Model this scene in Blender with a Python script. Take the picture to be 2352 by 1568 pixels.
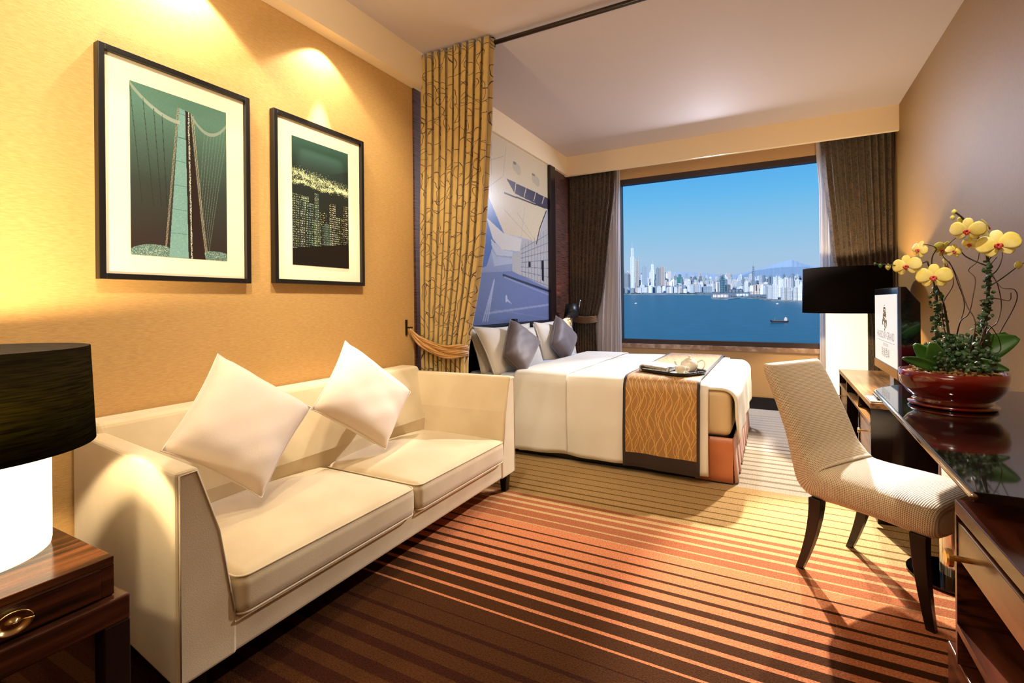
import bpy, bmesh, math, random
import numpy as np
from mathutils import Vector, Matrix, Quaternion
for o in list(bpy.data.objects): bpy.data.objects.remove(o)
sc = bpy.context.scene
C = sc.collection
random.seed(4); rng = np.random.default_rng(4)
PI = math.pi

# ---------------------------------------------------------------- camera
F = 1129.75; CX, CY = 1176.0, 695.8; H = 1.15
yaw, roll = -0.49303, -0.009365
vf = Vector((math.sin(yaw), math.cos(yaw), 0)); vr0 = Vector((math.cos(yaw), -math.sin(yaw), 0)); vu0 = Vector((0, 0, 1))
vr = vr0*math.cos(roll) + vu0*math.sin(roll); vu = vu0*math.cos(roll) - vr0*math.sin(roll)
cd = bpy.data.cameras.new('camera'); cam = bpy.data.objects.new('camera', cd); C.objects.link(cam)
m = Matrix.Identity(4)
for i, v in enumerate((vr, vu, -vf)):
    for j in range(3): m[j][i] = v[j]
m[2][3] = H
cam.matrix_world = m
cd.sensor_width = 36; cd.lens = F/2352*36; cd.shift_y = -(784-CY)/2352; cd.clip_start = .02; cd.clip_end = 60000
sc.camera = cam
# measuring helpers: where a line of sight through a pixel of the photograph meets a known plane of the room
def ray(px, py): return vf + vr*((px-CX)/F) - vu*((py-CY)/F)
def at_x(px, py, x): d = ray(px, py); return Vector((0, 0, H)) + d*(x/d.x)
def at_y(px, py, y): d = ray(px, py); return Vector((0, 0, H)) + d*(y/d.y)
def at_z(px, py, z): d = ray(px, py); return Vector((0, 0, H)) + d*((z-H)/d.z)

# ---------------------------------------------------------------- view, world
sc.view_settings.view_transform = 'Standard'; sc.view_settings.look = 'None'
sc.view_settings.exposure = 0.0; sc.view_settings.gamma = 1.0; sc.view_settings.use_curve_mapping = False
def lin(c):
    c = [x/255 for x in c]
    return tuple((x/12.92 if x <= .04045 else ((x+.055)/1.055)**2.4) for x in c)
def L4(c): return (*lin(c), 1)
w = bpy.data.worlds.new('sky'); sc.world = w; w.use_nodes = True
nt = w.node_tree; nt.nodes.clear()
tc = nt.nodes.new('ShaderNodeTexCoord'); sp = nt.nodes.new('ShaderNodeSeparateXYZ'); cr = nt.nodes.new('ShaderNodeValToRGB')
bg = nt.nodes.new('ShaderNodeBackground'); out = nt.nodes.new('ShaderNodeOutputWorld')
nt.links.new(tc.outputs['Generated'], sp.inputs[0]); nt.links.new(sp.outputs['Z'], cr.inputs[0])
nt.links.new(cr.outputs[0], bg.inputs[0]); nt.links.new(bg.outputs[0], out.inputs[0])
els = [(0, (172, 196, 226)), (.045, (176, 200, 226)), (.085, (166, 202, 228)), (.14, (140, 198, 232)), (.2, (104, 188, 238)), (.26, (84, 172, 236)), (.5, (60, 140, 225)), (1, (45, 110, 205))]
e = cr.color_ramp.elements
e[0].position, e[0].color = els[0][0], L4(els[0][1]); e[1].position, e[1].color = 1, L4(els[-1][1])
for p, c in els[1:-1]: x = e.new(p); x.color = L4(c)
bg.inputs[1].default_value = 1.0

# ---------------------------------------------------------------- lights
WARM = (1, .74, .43); WARM2 = (1, .85, .62)
def lamp(name, kind, loc, energy, color, aim=None, size=.05, spot=60, blend=.5):
    l = bpy.data.lights.new(name, kind); l.energy = energy; l.color = color
    o = bpy.data.objects.new(name, l); C.objects.link(o); o.location = loc
    if kind == 'AREA': l.size = size
    elif kind == 'SUN': l.angle = size
    else: l.shadow_soft_size = size
    if kind == 'SPOT': l.spot_size = math.radians(spot); l.spot_blend = blend
    if aim is not None: o.rotation_euler = (Vector(aim)-Vector(loc)).to_track_quat('-Z', 'Y').to_euler()
    return o
lamp('daylight_sun', 'SUN', (0, -20, 30), 5.0, (1, .97, .93), aim=(14, 22, 12), size=.01)
lamp('downlight_frame_one', 'SPOT', (-2.17, 1.2, 2.66), 46, WARM2, aim=(-2.23, 1.2, 0), size=.012, spot=112, blend=.25)
lamp('downlight_frame_two', 'SPOT', (-2.17, 1.95, 2.66), 22, WARM2, aim=(-2.23, 1.95, 0), size=.012, spot=112, blend=.25)
lamp('downlight_frame_two_core', 'SPOT', (-2.17, 1.95, 2.66), 190, (1, .9, .76), aim=(-2.27, 1.95, 0), size=.008, spot=30, blend=.5)
lamp('downlight_sofa_near', 'SPOT', (-1.25, .75, 2.88), 60, WARM2, aim=(-1.8, 1.15, .4), size=.05, spot=80, blend=.9)
lamp('downlight_sofa_far', 'SPOT', (-1.15, 1.6, 2.88), 80, WARM2, aim=(-1.85, 2.0, .4), size=.05, spot=70, blend=.9)
lamp('wall_fill_near', 'SPOT', (-1.15, .7, 2.88), 115, WARM2, aim=(-2.28, 1.05, 1.75), size=.05, spot=75, blend=1)  # added fill, brightens the wall around the near picture
lamp('wall_fill_far', 'SPOT', (-1.15, 1.75, 2.88), 130, WARM2, aim=(-2.28, 2.15, 1.75), size=.05, spot=70, blend=1)  # second added fill, for the wall by the far picture
lamp('ceiling_fill', 'SPOT', (-1.0, .3, 2.72), 60, WARM2, aim=(-2.1, 2.2, 2.86), size=.06, spot=80, blend=1)  # added spot, brightens the soffit face and left ceiling
lamp('room_fill', 'AREA', (-.7, -.2, 2.86), 30, WARM2, aim=(-.7, .4, 0), size=1.5)  # added area lamp out of view, warm fill for the whole room
lamp('middle_fill', 'SPOT', (-.5, 1.9, 2.88), 105, WARM2, aim=(-.9, 3.9, .3), size=.08, spot=80, blend=.9)  # added spot above the view, brightens the bed side
lamp('added_spot_chair', 'SPOT', (-.34, 5.66, 2.60), 2600, (1, .89, .79), aim=(.36, 2.3, .2), size=.04, spot=27, blend=.5)  # added spot without a fixture, throws the chair's shadows
lamp('added_spot_bed', 'SPOT', (.42, 5.66, 2.60), 1000, (1, .9, .8), aim=(-.55, 3.3, .2), size=.04, spot=52, blend=.8)  # added, no fixture here either: lights bed foot and floor
lamp('orchid_fill', 'SPOT', (.30, 1.5, 2.88), 130, WARM2, aim=(.6, 2.5, 1.0), size=.04, spot=40, blend=.8)  # added spot out of view to brighten the orchid
lamp('daylight_fill', 'AREA', (-.6, 5.74, 2.62), 70, (.80, .84, 1), aim=(-.6, 4.2, 0), size=.16)  # added area lamp standing in for cool daylight from the window

# ---------------------------------------------------------------- materials
MATS = {}
def mat(name, col=(128, 128, 128), rough=.6, metal=0, spec=.5, noise=None, bump=None, emit=None, estr=1, trans=0, sheen=0, coat=0, alpha=1, stretch=(1, 1, 1), coord='Object', attr=None):
    if name in MATS: return MATS[name]
    mt = bpy.data.materials.new(name); mt.use_nodes = True; MATS[name] = mt
    n = mt.node_tree.nodes; k = mt.node_tree.links; b = n['Principled BSDF']
    b.inputs['Base Color'].default_value = L4(col); b.inputs['Roughness'].default_value = rough
    b.inputs['Metallic'].default_value = metal; b.inputs['Specular IOR Level'].default_value = spec
    b.inputs['Transmission Weight'].default_value = trans; b.inputs['Sheen Weight'].default_value = sheen
    b.inputs['Coat Weight'].default_value = coat; b.inputs['Alpha'].default_value = alpha
    if emit: b.inputs['Emission Color'].default_value = L4(emit); b.inputs['Emission Strength'].default_value = estr
    t = n.new('ShaderNodeTexCoord'); mp = n.new('ShaderNodeMapping'); mp.inputs['Scale'].default_value = stretch
    k.new(t.outputs[coord], mp.inputs[0]); src = None
    if attr:
        a = n.new('ShaderNodeAttribute'); a.attribute_name = attr; src = a.outputs['Color']; k.new(src, b.inputs['Base Color'])
    if noise:   # (scale, colour2, lo, hi)
        nz = n.new('ShaderNodeTexNoise'); nz.inputs['Scale'].default_value = noise[0]; nz.inputs['Detail'].default_value = 3
        k.new(mp.outputs[0], nz.inputs['Vector'])
        mr = n.new('ShaderNodeMapRange'); mr.inputs[1].default_value = noise[2]; mr.inputs[2].default_value = noise[3]; k.new(nz.outputs[0], mr.inputs[0])
        mx = n.new('ShaderNodeMix'); mx.data_type = 'RGBA'; k.new(mr.outputs[0], mx.inputs[0])
        if src: 
            mx.blend_type = 'MULTIPLY'; k.new(src, mx.inputs[6])
        else: mx.inputs[6].default_value = L4(col)
        mx.inputs[7].default_value = L4(noise[1]); k.new(mx.outputs[2], b.inputs['Base Color'])
    if bump:    # (scale, strength)
        nz = n.new('ShaderNodeTexNoise'); nz.inputs['Scale'].default_value = bump[0]; nz.inputs['Detail'].default_value = 4
        k.new(mp.outputs[0], nz.inputs['Vector']); bp = n.new('ShaderNodeBump'); bp.inputs['Strength'].default_value = bump[1]; bp.inputs['Distance'].default_value = .01
        k.new(nz.outputs[0], bp.inputs['Height']); k.new(bp.outputs[0], b.inputs['Normal'])
    return mt
def math_node(n, k, op, a, b=None, c=None):
    x = n.new('ShaderNodeMath'); x.operation = op
    for i, v in enumerate((a, b, c)):
        if v is None: continue
        if isinstance(v, (int, float)): x.inputs[i].default_value = v
        else: k.new(v, x.inputs[i])
    return x.outputs[0]

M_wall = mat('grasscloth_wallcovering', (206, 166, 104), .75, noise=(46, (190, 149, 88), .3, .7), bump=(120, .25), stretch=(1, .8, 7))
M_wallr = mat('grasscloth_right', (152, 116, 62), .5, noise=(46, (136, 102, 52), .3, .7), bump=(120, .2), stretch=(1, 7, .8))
M_ceil = mat('ceiling_paint', (196, 184, 182), .8)
M_sof = mat('soffit_paint', (240, 220, 186), .8)
M_black = mat('black_lacquer', (9, 6, 6), .3)
M_frame = mat('black_frame', (16, 14, 13), .35)
M_brownfr = mat('window_frame_brown', (52, 38, 38), .4)
M_marble = mat('sill_marble', (150, 118, 98), .25, noise=(14, (196, 170, 150), .4, .65))
M_lowwall = mat('window_wall_paint', (196, 160, 116), .7)
M_sofa = mat('cream_velvet', (208, 190, 154), .85, sheen=.4, noise=(5, (196, 176, 140), .35, .7), bump=(420, .12))
M_pil = mat('ivory_velvet', (224, 208, 192), .85, sheen=.5, noise=(7, (226, 206, 184), .4, .7), bump=(300, .08))
M_white = mat('white_linen', (236, 232, 222), .8, noise=(3, (228, 222, 210), .4, .7), bump=(14, .12))
M_duvet = mat('white_duvet', (238, 233, 220), .8, noise=(2.5, (230, 224, 208), .4, .7), bump=(7, .16))
M_satin = mat('grey_violet_satin', (104, 90, 90), .55, sheen=.3, noise=(4, (92, 80, 84), .35, .7))
M_copper = mat('copper_satin', (196, 118, 74), .38, sheen=.3, noise=(6, (170, 96, 58), .35, .7))
M_matt = mat('mattress_ticking', (214, 190, 146), .7)
M_dark = mat('dark_wood', (34, 20, 16), .3)
M_glow = mat('lamp_glass_glow', (255, 246, 225), .4, emit=(255, 238, 196), estr=1.7)
M_glow2 = mat('lamp_glass_glow_soft', (255, 246, 225), .4, emit=(255, 238, 196), estr=1.35)
M_steel = mat('chrome', (200, 200, 200), .12, metal=1)
M_brass = mat('antique_brass', (190, 160, 110), .25, metal=1)
M_gold = mat('gold_brass', (226, 178, 96), .22, metal=1)
M_china = mat('cream_china', (236, 230, 212), .2, coat=.4)
M_ebony = None
def wood(name, c1, c2, scale, stretch, rough=.22, coord='Object'):
    if name in MATS: return MATS[name]
    mt = bpy.data.materials.new(name); mt.use_nodes = True; MATS[name] = mt
    n = mt.node_tree.nodes; k = mt.node_tree.links; b = n['Principled BSDF']
    t = n.new('ShaderNodeTexCoord'); mp = n.new('ShaderNodeMapping'); mp.inputs['Scale'].default_value = stretch
    k.new(t.outputs[coord], mp.inputs[0]); nz = n.new('ShaderNodeTexNoise'); nz.inputs['Scale'].default_value = scale; nz.inputs['Detail'].default_value = 6; nz.inputs['Distortion'].default_value = .3
    k.new(mp.outputs[0], nz.inputs['Vector']); r = n.new('ShaderNodeValToRGB'); k.new(nz.outputs[0], r.inputs[0])
    e = r.color_ramp.elements; e[0].position = .36; e[0].color = L4(c1); e[1].position = .66; e[1].color = L4(c2)
    k.new(r.outputs[0], b.inputs['Base Color']); b.inputs['Roughness'].default_value = rough
    return mt
M_ebony = wood('macassar_ebony', (22, 10, 8), (84, 44, 26), 5, (3, .5, 9))
M_ebtop = wood('macassar_ebony_top', (40, 19, 12), (120, 70, 38), 5, (9, .5, 3), .16)
M_console = wood('console_veneer', (96, 66, 34), (150, 108, 62), 5, (9, .5, 9), .2)
M_reed = wood('ribbed_dark_wallcovering', (26, 14, 12), (104, 62, 46), 4, (1, 1.6, 42), .55)

def fabric_scroll(name, base, dark, line, scale, thr, rough=.6):
    mt = bpy.data.materials.new(name); mt.use_nodes = True; MATS[name] = mt
    n = mt.node_tree.nodes; k = mt.node_tree.links; b = n['Principled BSDF']
    uv = n.new('ShaderNodeUVMap'); nz = n.new('ShaderNodeTexNoise'); nz.inputs['Scale'].default_value = 5
    k.new(uv.outputs[0], nz.inputs['Vector'])
    mixv = n.new('ShaderNodeMix'); mixv.data_type = 'VECTOR'; mixv.inputs[0].default_value = .12; k.new(uv.outputs[0], mixv.inputs[4]); k.new(nz.outputs['Color'], mixv.inputs[5])
    outs = []
    for sc_, off, r0 in ((scale, 0, .34), (scale*.62, 3.3, .42), (scale*1.5, 7.1, .3)):
        mp = n.new('ShaderNodeMapping'); mp.inputs['Scale'].default_value = (sc_, sc_*.8, 1); mp.inputs['Location'].default_value = (off, off, 0); k.new(mixv.outputs[1], mp.inputs[0])
        vo = n.new('ShaderNodeTexVoronoi'); vo.voronoi_dimensions = '2D'; vo.inputs['Scale'].default_value = 1; k.new(mp.outputs[0], vo.inputs['Vector'])
        d = math_node(n, k, 'ABSOLUTE', math_node(n, k, 'SUBTRACT', vo.outputs['Distance'], r0))
        outs.append(math_node(n, k, 'LESS_THAN', d, thr*sc_/scale))
    mp = n.new('ShaderNodeTexWave'); mp.inputs['Scale'].default_value = scale*.16; mp.inputs['Distortion'].default_value = 9; mp.inputs['Detail'].default_value = 1; mp.bands_direction = 'Y'; k.new(mixv.outputs[1], mp.inputs['Vector'])
    wv = math_node(n, k, 'GREATER_THAN', mp.outputs['Fac'], .992)
    tot = math_node(n, k, 'MAXIMUM', math_node(n, k, 'MAXIMUM', outs[0], outs[1]), outs[2])
    n2 = n.new('ShaderNodeTexNoise'); n2.inputs['Scale'].default_value = 12; k.new(uv.outputs[0], n2.inputs['Vector'])
    mx = n.new('ShaderNodeMix'); mx.data_type = 'RGBA'; k.new(n2.outputs[0], mx.inputs[0]); mx.inputs[6].default_value = L4(base); mx.inputs[7].default_value = L4(dark)
    m2 = n.new('ShaderNodeMix'); m2.data_type = 'RGBA'; k.new(tot, m2.inputs[0]); k.new(mx.outputs[2], m2.inputs[6]); m2.inputs[7].default_value = L4(line)
    k.new(m2.outputs[2], b.inputs['Base Color']); b.inputs['Roughness'].default_value = rough; b.inputs['Sheen Weight'].default_value = .3
    return mt
M_scroll = fabric_scroll('gold_velvet_with_scrolls', (194, 164, 96), (160, 130, 70), (64, 38, 24), 6.5, .010)
M_scroll2 = fabric_scroll('bronze_curtain_with_branches', (88, 68, 46), (66, 50, 34), (38, 26, 18), 14, .03, .55)
def sheer_mat():
    mt = bpy.data.materials.new('sheer_voile'); mt.use_nodes = True; n = mt.node_tree.nodes; k = mt.node_tree.links; n.clear()
    d = n.new('ShaderNodeBsdfDiffuse'); d.inputs[0].default_value = L4((232, 228, 232)); t = n.new('ShaderNodeBsdfTranslucent'); t.inputs[0].default_value = L4((235, 235, 240))
    tr = n.new('ShaderNodeBsdfTransparent'); m1 = n.new('ShaderNodeMixShader'); m1.inputs[0].default_value = .5; m2 = n.new('ShaderNodeMixShader'); m2.inputs[0].default_value = .10
    o = n.new('ShaderNodeOutputMaterial'); k.new(d.outputs[0], m1.inputs[1]); k.new(t.outputs[0], m1.inputs[2]); k.new(m1.outputs[0], m2.inputs[1]); k.new(tr.outputs[0], m2.inputs[2]); k.new(m2.outputs[0], o.inputs[0])
    return mt
M_sheer = sheer_mat()
def shade_mat(name, tr):
    mt = bpy.data.materials.new(name); mt.use_nodes = True; n = mt.node_tree.nodes; k = mt.node_tree.links; n.clear()
    tcx = n.new('ShaderNodeTexCoord'); mp = n.new('ShaderNodeMapping'); mp.inputs['Scale'].default_value = (14, 14, 320); nz = n.new('ShaderNodeTexNoise'); nz.inputs['Scale'].default_value = 1.0; nz.inputs['Detail'].default_value = 3
    k.new(tcx.outputs['Object'], mp.inputs[0]); k.new(mp.outputs[0], nz.inputs['Vector'])
    r = n.new('ShaderNodeValToRGB'); k.new(nz.outputs[0], r.inputs[0]); r.color_ramp.elements[0].position = .30; r.color_ramp.elements[0].color = L4((70, 62, 30)); r.color_ramp.elements[1].position = .66; r.color_ramp.elements[1].color = L4((130, 122, 70))
    d = n.new('ShaderNodeBsdfDiffuse'); d.inputs[0].default_value = L4((20, 17, 15)); t = n.new('ShaderNodeBsdfTranslucent'); k.new(r.outputs[0], t.inputs[0])
    m1 = n.new('ShaderNodeMixShader'); m1.inputs[0].default_value = tr
    o = n.new('ShaderNodeOutputMaterial'); k.new(d.outputs[0], m1.inputs[1]); k.new(t.outputs[0], m1.inputs[2]); k.new(m1.outputs[0], o.inputs[0])
    return mt
M_shade = shade_mat('black_shade_fabric', .14); M_shade2 = shade_mat('dense_black_shade_fabric', .015)
M_shade_in = mat('shade_lining', (196, 170, 100), .7)

# ---------------------------------------------------------------- mesh helpers
class MB:
    def __init__(s): s.v = []; s.f = []; s.uv = []
    def add(s, vs, fs, uvs=None):
        o = len(s.v); s.v += [tuple(x) for x in vs]; s.f += [tuple(i+o for i in f) for f in fs]
        s.uv += list(uvs) if uvs is not None else [(0, 0)]*len(vs)
        return s
    def box(s, lo, hi):
        (a, b, c), (d, e_, f) = lo, hi
        v = [(a, b, c), (d, b, c), (d, e_, c), (a, e_, c), (a, b, f), (d, b, f), (d, e_, f), (a, e_, f)]
        return s.add(v, [(0, 3, 2, 1), (4, 5, 6, 7), (0, 1, 5, 4), (1, 2, 6, 5), (2, 3, 7, 6), (3, 0, 4, 7)])
    def prism(s, poly, axis, a, b):
        n = len(poly); vs = []
        for t in (a, b):
            for p, q in poly: vs.append({'x': (t, p, q), 'y': (p, t, q), 'z': (p, q, t)}[axis])
        fs = [tuple(range(n))[::-1], tuple(range(n, 2*n))] + [(i, (i+1) % n, (i+1) % n+n, i+n) for i in range(n)]
        return s.add(vs, fs)
    def tube(s, pts, r, seg=8, cap=True):
        pts = [Vector(p) for p in pts]; n = len(pts); rs = r if isinstance(r, (list, tuple)) else [r]*n
        vs = []; up = None
        for i, p in enumerate(pts):
            t = (pts[min(i+1, n-1)]-pts[max(i-1, 0)]).normalized()
            if up is None: up = Vector((0, 0, 1)) if abs(t.z) < .9 else Vector((1, 0, 0))
            a = t.cross(up).normalized(); b = a.cross(t).normalized(); up = b
            for j in range(seg): th = 2*PI*j/seg; vs.append(p + (a*math.cos(th)+b*math.sin(th))*rs[i])
        fs = [(i*seg+j, i*seg+(j+1) % seg, (i+1)*seg+(j+1) % seg, (i+1)*seg+j) for i in range(n-1) for j in range(seg)]
        if cap: fs += [tuple(range(seg))[::-1], tuple(range((n-1)*seg, n*seg))]
        return s.add(vs, fs)
    def lathe(s, prof, c=(0, 0, 0), seg=32, cap=False):
        vs = []; n = len(prof)
        for r, z in prof:
            for j in range(seg): th = 2*PI*j/seg; vs.append((c[0]+r*math.cos(th), c[1]+r*math.sin(th), c[2]+z))
        fs = [(i*seg+j, i*seg+(j+1) % seg, (i+1)*seg+(j+1) % seg, (i+1)*seg+j) for i in range(n-1) for j in range(seg)]
        if cap: fs += [tuple(range(seg))[::-1], tuple(range((n-1)*seg, n*seg))]
        return s.add(vs, fs)
    def grid(s, fn, nu, nv, uvf=None, close_u=False):
        vs = []; uvs = []
        for j in range(nv+1):
            for i in range(nu+1): u, v = i/nu, j/nv; vs.append(fn(u, v)); uvs.append(uvf(u, v) if uvf else (u, v))
        fs = [(j*(nu+1)+i, j*(nu+1)+i+1, (j+1)*(nu+1)+i+1, (j+1)*(nu+1)+i) for j in range(nv) for i in range(nu)]
        return s.add(vs, fs, uvs)
    def soft(s, lo, hi, r, crown=0, n=8, sag=0):
        bm = bmesh.new(); ax = []
        for a, b in zip(lo, hi):
            rr = min(r, (b-a)/2.01)
            ax.append([a, a+rr*.3, a+rr*.65, a+rr] + [a+rr+(b-a-2*rr)*i/n for i in range(1, n)] + [b-rr, b-rr*.65, b-rr*.3, b])
        def put(p):
            q = [min(max(p[i], lo[i]+min(r, (hi[i]-lo[i])/2.01)), hi[i]-min(r, (hi[i]-lo[i])/2.01)) for i in range(3)]
            d = Vector(p)-Vector(q)
            x = Vector(q)+d.normalized()*min(d.length, r) if d.length > 1e-9 else Vector(p)
            if d.length > 1e-9: x = Vector(q)+d.normalized()*r
            u = 2*(x[0]-lo[0])/(hi[0]-lo[0])-1; v = 2*(x[1]-lo[1])/(hi[1]-lo[1])-1; t = (x[2]-lo[2])/(hi[2]-lo[2])
            x.z += crown*(1-u*u)*(1-v*v)*t
            return x
        V = []; Fc = []
        for A in range(3):
            B, D = (A+1) % 3, (A+2) % 3
            for side in (0, 1):
                o = len(V); bb, dd = ax[B], ax[D]
                for y in dd:
                    for x in bb:
                        p = [0, 0, 0]; p[A] = (lo, hi)[side][A]; p[B] = x; p[D] = y; V.append(put(p))
                nb = len(bb)
                for j in range(len(dd)-1):
                    for i in range(nb-1):
                        f = (o+j*nb+i, o+j*nb+i+1, o+(j+1)*nb+i+1, o+(j+1)*nb+i); Fc.append(f if side else f[::-1])
        bm.free()
        return s.add(V, Fc)
    def build(s, name, material, parent=None, smooth=False, bevel=0, weld=False, solid=0, sub=0, loc=None):
        me = bpy.data.meshes.new(name); me.from_pydata(s.v, [], s.f); me.update()
        uvl = me.uv_layers.new(name='UVMap'); idx = np.zeros(len(me.loops), dtype=np.int32); me.loops.foreach_get('vertex_index', idx)
        uvl.data.foreach_set('uv', np.array(s.uv, dtype=np.float32)[idx].ravel())
        if weld:
            bm = bmesh.new(); bm.from_mesh(me); bmesh.ops.remove_doubles(bm, verts=bm.verts, dist=1e-5); bmesh.ops.recalc_face_normals(bm, faces=bm.faces); bm.to_mesh(me); bm.free()
        o = bpy.data.objects.new(name, me); C.objects.link(o)
        for mm in (material if isinstance(material, (list, tuple)) else [material]): me.materials.append(mm)
        if smooth: me.polygons.foreach_set('use_smooth', [True]*len(me.polygons))
        if parent: o.parent = parent
        if loc: o.location = loc
        if bevel: x = o.modifiers.new('bevel', 'BEVEL'); x.width = bevel; x.segments = 3; x.limit_method = 'ANGLE'
        if sub: x = o.modifiers.new('sub', 'SUBSURF'); x.levels = x.render_levels = sub
        if solid: x = o.modifiers.new('solid', 'SOLIDIFY'); x.thickness = solid; x.offset = 0
        return o
def tag(o, label=None, cat=None, group=None, kind=None):
    if label: o['label'] = label
    if cat: o['category'] = cat
    if group: o['group'] = group
    if kind: o['kind'] = kind
    return o
def thing(name, label, cat, loc=(0, 0, 0), rz=0, group=None):
    o = bpy.data.objects.new(name, None); C.objects.link(o); o.location = loc; o.rotation_euler = (0, 0, rz); o.empty_display_size = .1
    return tag(o, label, cat, group)
def struct(name, mb, m_, label=None, **k):
    o = mb.build(name, m_, **k); o['kind'] = 'structure'
    if label: o['label'] = label
    return o
def spline(pts, n=8):
    pts = [Vector(p) for p in pts]; out = []
    for i in range(len(pts)-1):
        p0, p1, p2, p3 = pts[max(i-1, 0)], pts[i], pts[i+1], pts[min(i+2, len(pts)-1)]
        for j in range(n):
            t = j/n; out.append(.5*((2*p1)+(p2-p0)*t+(2*p0-5*p1+4*p2-p3)*t*t+(3*p1-p0-3*p2+p3)*t**3))
    return out+[pts[-1]]
def interp(x, pts):
    for (a, b), (c, d) in zip(pts, pts[1:]):
        if x <= c: return b+(d-b)*max(0, (x-a)/(c-a))
    return pts[-1][1]
def picture_mesh(name, o0, du, dv, nx, ny, fn, material, parent=None, kind=None):
    """flat printed sheet: fn(u,v)->rgb (0..255) arrays sampled on a fine grid"""
    u, v = np.meshgrid(np.linspace(0, 1, nx), np.linspace(0, 1, ny)); col = fn(u, v)
    c = np.clip(col, 0, 255)/255; c = np.where(c <= .04045, c/12.92, ((c+.055)/1.055)**2.4)
    P = np.array(o0)[None, None, :]+u[..., None]*np.array(du)+v[..., None]*np.array(dv)
    me = bpy.data.meshes.new(name); idx = np.arange(nx*ny).reshape(ny, nx)
    fs = np.stack([idx[:-1, :-1], idx[:-1, 1:], idx[1:, 1:], idx[1:, :-1]], -1).reshape(-1, 4)
    me.vertices.add(nx*ny); me.vertices.foreach_set('co', P.reshape(-1).astype(np.float32))
    me.loops.add(len(fs)*4); me.loops.foreach_set('vertex_index', fs.ravel().astype(np.int32))
    me.polygons.add(len(fs)); me.polygons.foreach_set('loop_start', np.arange(0, len(fs)*4, 4, dtype=np.int32)); me.update(calc_edges=True)
    a = me.color_attributes.new('print', 'FLOAT_COLOR', 'POINT'); a.data.foreach_set('color', np.concatenate([c.reshape(-1, 3), np.ones((nx*ny, 1))], 1).astype(np.float32).ravel())
    me.materials.append(material); o = bpy.data.objects.new(name, me); C.objects.link(o)
    if parent: o.parent = parent
    return o
M_print = mat('printed_paper', rough=.35, attr='print')

# ---------------------------------------------------------------- room shell
XL, XR, YW, YB, ZC = -2.278, .996, 5.85, -1.3, 2.92
ZS, YS = 2.69, 5.60        # soffit underside, window soffit face
WX0, WX1, WZ0, WZ1 = -1.70, .56, .655, 2.62
# floor: striped carpet, one colour per woven stripe
brown, red, salmon, rust, khaki, olive = (74, 42, 18), (56, 26, 12), (206, 128, 84), (166, 98, 62), (196, 160, 108), (124, 92, 46)
taupe, pale, paler = (150, 134, 112), (196, 182, 158), (212, 204, 190)
bands = []
def B(y, c): bands.append((y, c))
B(.20, brown)
yy = .26
for cen, wd in ((.34, .05), (.44, .07), (.55, .07), (.66, .07), (.77, .065), (.87, .06), (.97, .058), (1.065, .054), (1.16, .046), (1.25, .036), (1.335, .026), (1.418, .018), (1.497, .006)):
    B(cen-wd/2, brown); B(cen+wd/2, red)
for y, c in ((1.572, brown), (1.583, salmon), (1.641, brown), (1.658, salmon), (1.717, brown), (1.738, salmon), (1.787, brown), (1.822, salmon), (1.866, brown), (1.902, salmon), (1.939, brown), (1.985, salmon), (2.008, brown), (2.058, salmon), (2.075, brown), (2.138, salmon), (2.154, brown), (2.219, salmon), (2.231, brown), (2.296, salmon), (2.305, khaki), (2.363, rust), (2.376, khaki), (2.442, rust), (2.464, khaki), (2.513, rust), (2.54, khaki), (2.578, rust), (2.612, khaki), (2.645, rust), (2.704, khaki), (2.722, olive), (2.782, khaki), (2.796, olive), (2.866, khaki), (2.878, olive), (2.947, khaki), (2.957, olive), (3.04, khaki), (3.05, olive), (3.13, khaki), (3.14, olive), (3.23, khaki), (3.24, olive), (3.34, khaki)): B(y, c)
yy = 3.34
for i in range(22):
    w1 = .07; w2 = .035 if i % 2 else .022
    B(yy+w1, (pale, paler)[i > 8]); B(yy+w1+w2, (taupe, pale)[i > 10]); yy += w1+w2
B(6.0, paler)
mb = MB(); cols = []
y0 = YB
for y1, c in bands:
    mb.add([(XL-.05, y0, 0), (XR+.05, y0, 0), (XR+.05, y1, 0), (XL-.05, y1, 0)], [(0, 1, 2, 3)]); cols += [L4(c)]*4; y0 = y1
M_carpet = mat('striped_carpet', rough=.95, spec=.05, attr='weave', noise=(160, (170, 170, 170), .3, .75), bump=(240, .5))
fl = struct('floor', mb, M_carpet, 'carpet of salmon, brown and khaki stripes')
a = fl.data.color_attributes.new('weave', 'FLOAT_COLOR', 'POINT'); a.data.foreach_set('color', np.array(cols, dtype=np.float32).ravel())
struct('ceiling', MB().box((XL-.1, YB-.1, ZC), (XR+.1, YW+.2, ZC+.1)), M_ceil)
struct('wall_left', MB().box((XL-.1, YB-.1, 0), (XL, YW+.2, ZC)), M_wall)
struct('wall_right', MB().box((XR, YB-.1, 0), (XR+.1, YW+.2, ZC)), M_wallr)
struct('wall_back', MB().box((XL-.1, YB-.1, 0), (XR+.1, YB, ZC)), M_wall)
wf = MB(); wf.box((XL, YW, 0), (WX0, YW+.2, ZC)).box((WX1, YW, 0), (XR, YW+.2, ZC)).box((WX0, YW, 0), (WX1, YW+.2, WZ0)).box((WX0, YW, WZ1), (WX1, YW+.2, ZC))
struct('wall_front', wf, M_lowwall)
struct('trim_1', MB().box((XL, YB, ZS), (-2.19, 2.84, ZC)), M_sof, 'lowered soffit along the wall over the sofa')
struct('trim_2', MB().box((XL, 2.84, ZS+.012), (-2.233, YS, ZC)), M_sof)
struct('trim_3', MB().box((XL, YS, ZS), (XR, YS+.05, ZC)), M_sof, 'lowered soffit in front of the window')
struct('trim_4', MB().box((XL, 2.762, 0), (XL+.012, 3.08, ZS)).box((XL, 5.215, 0), (XL+.012, YW, ZS+.01)), M_reed, 'dark ribbed wallcovering beside the bed mural')
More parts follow.
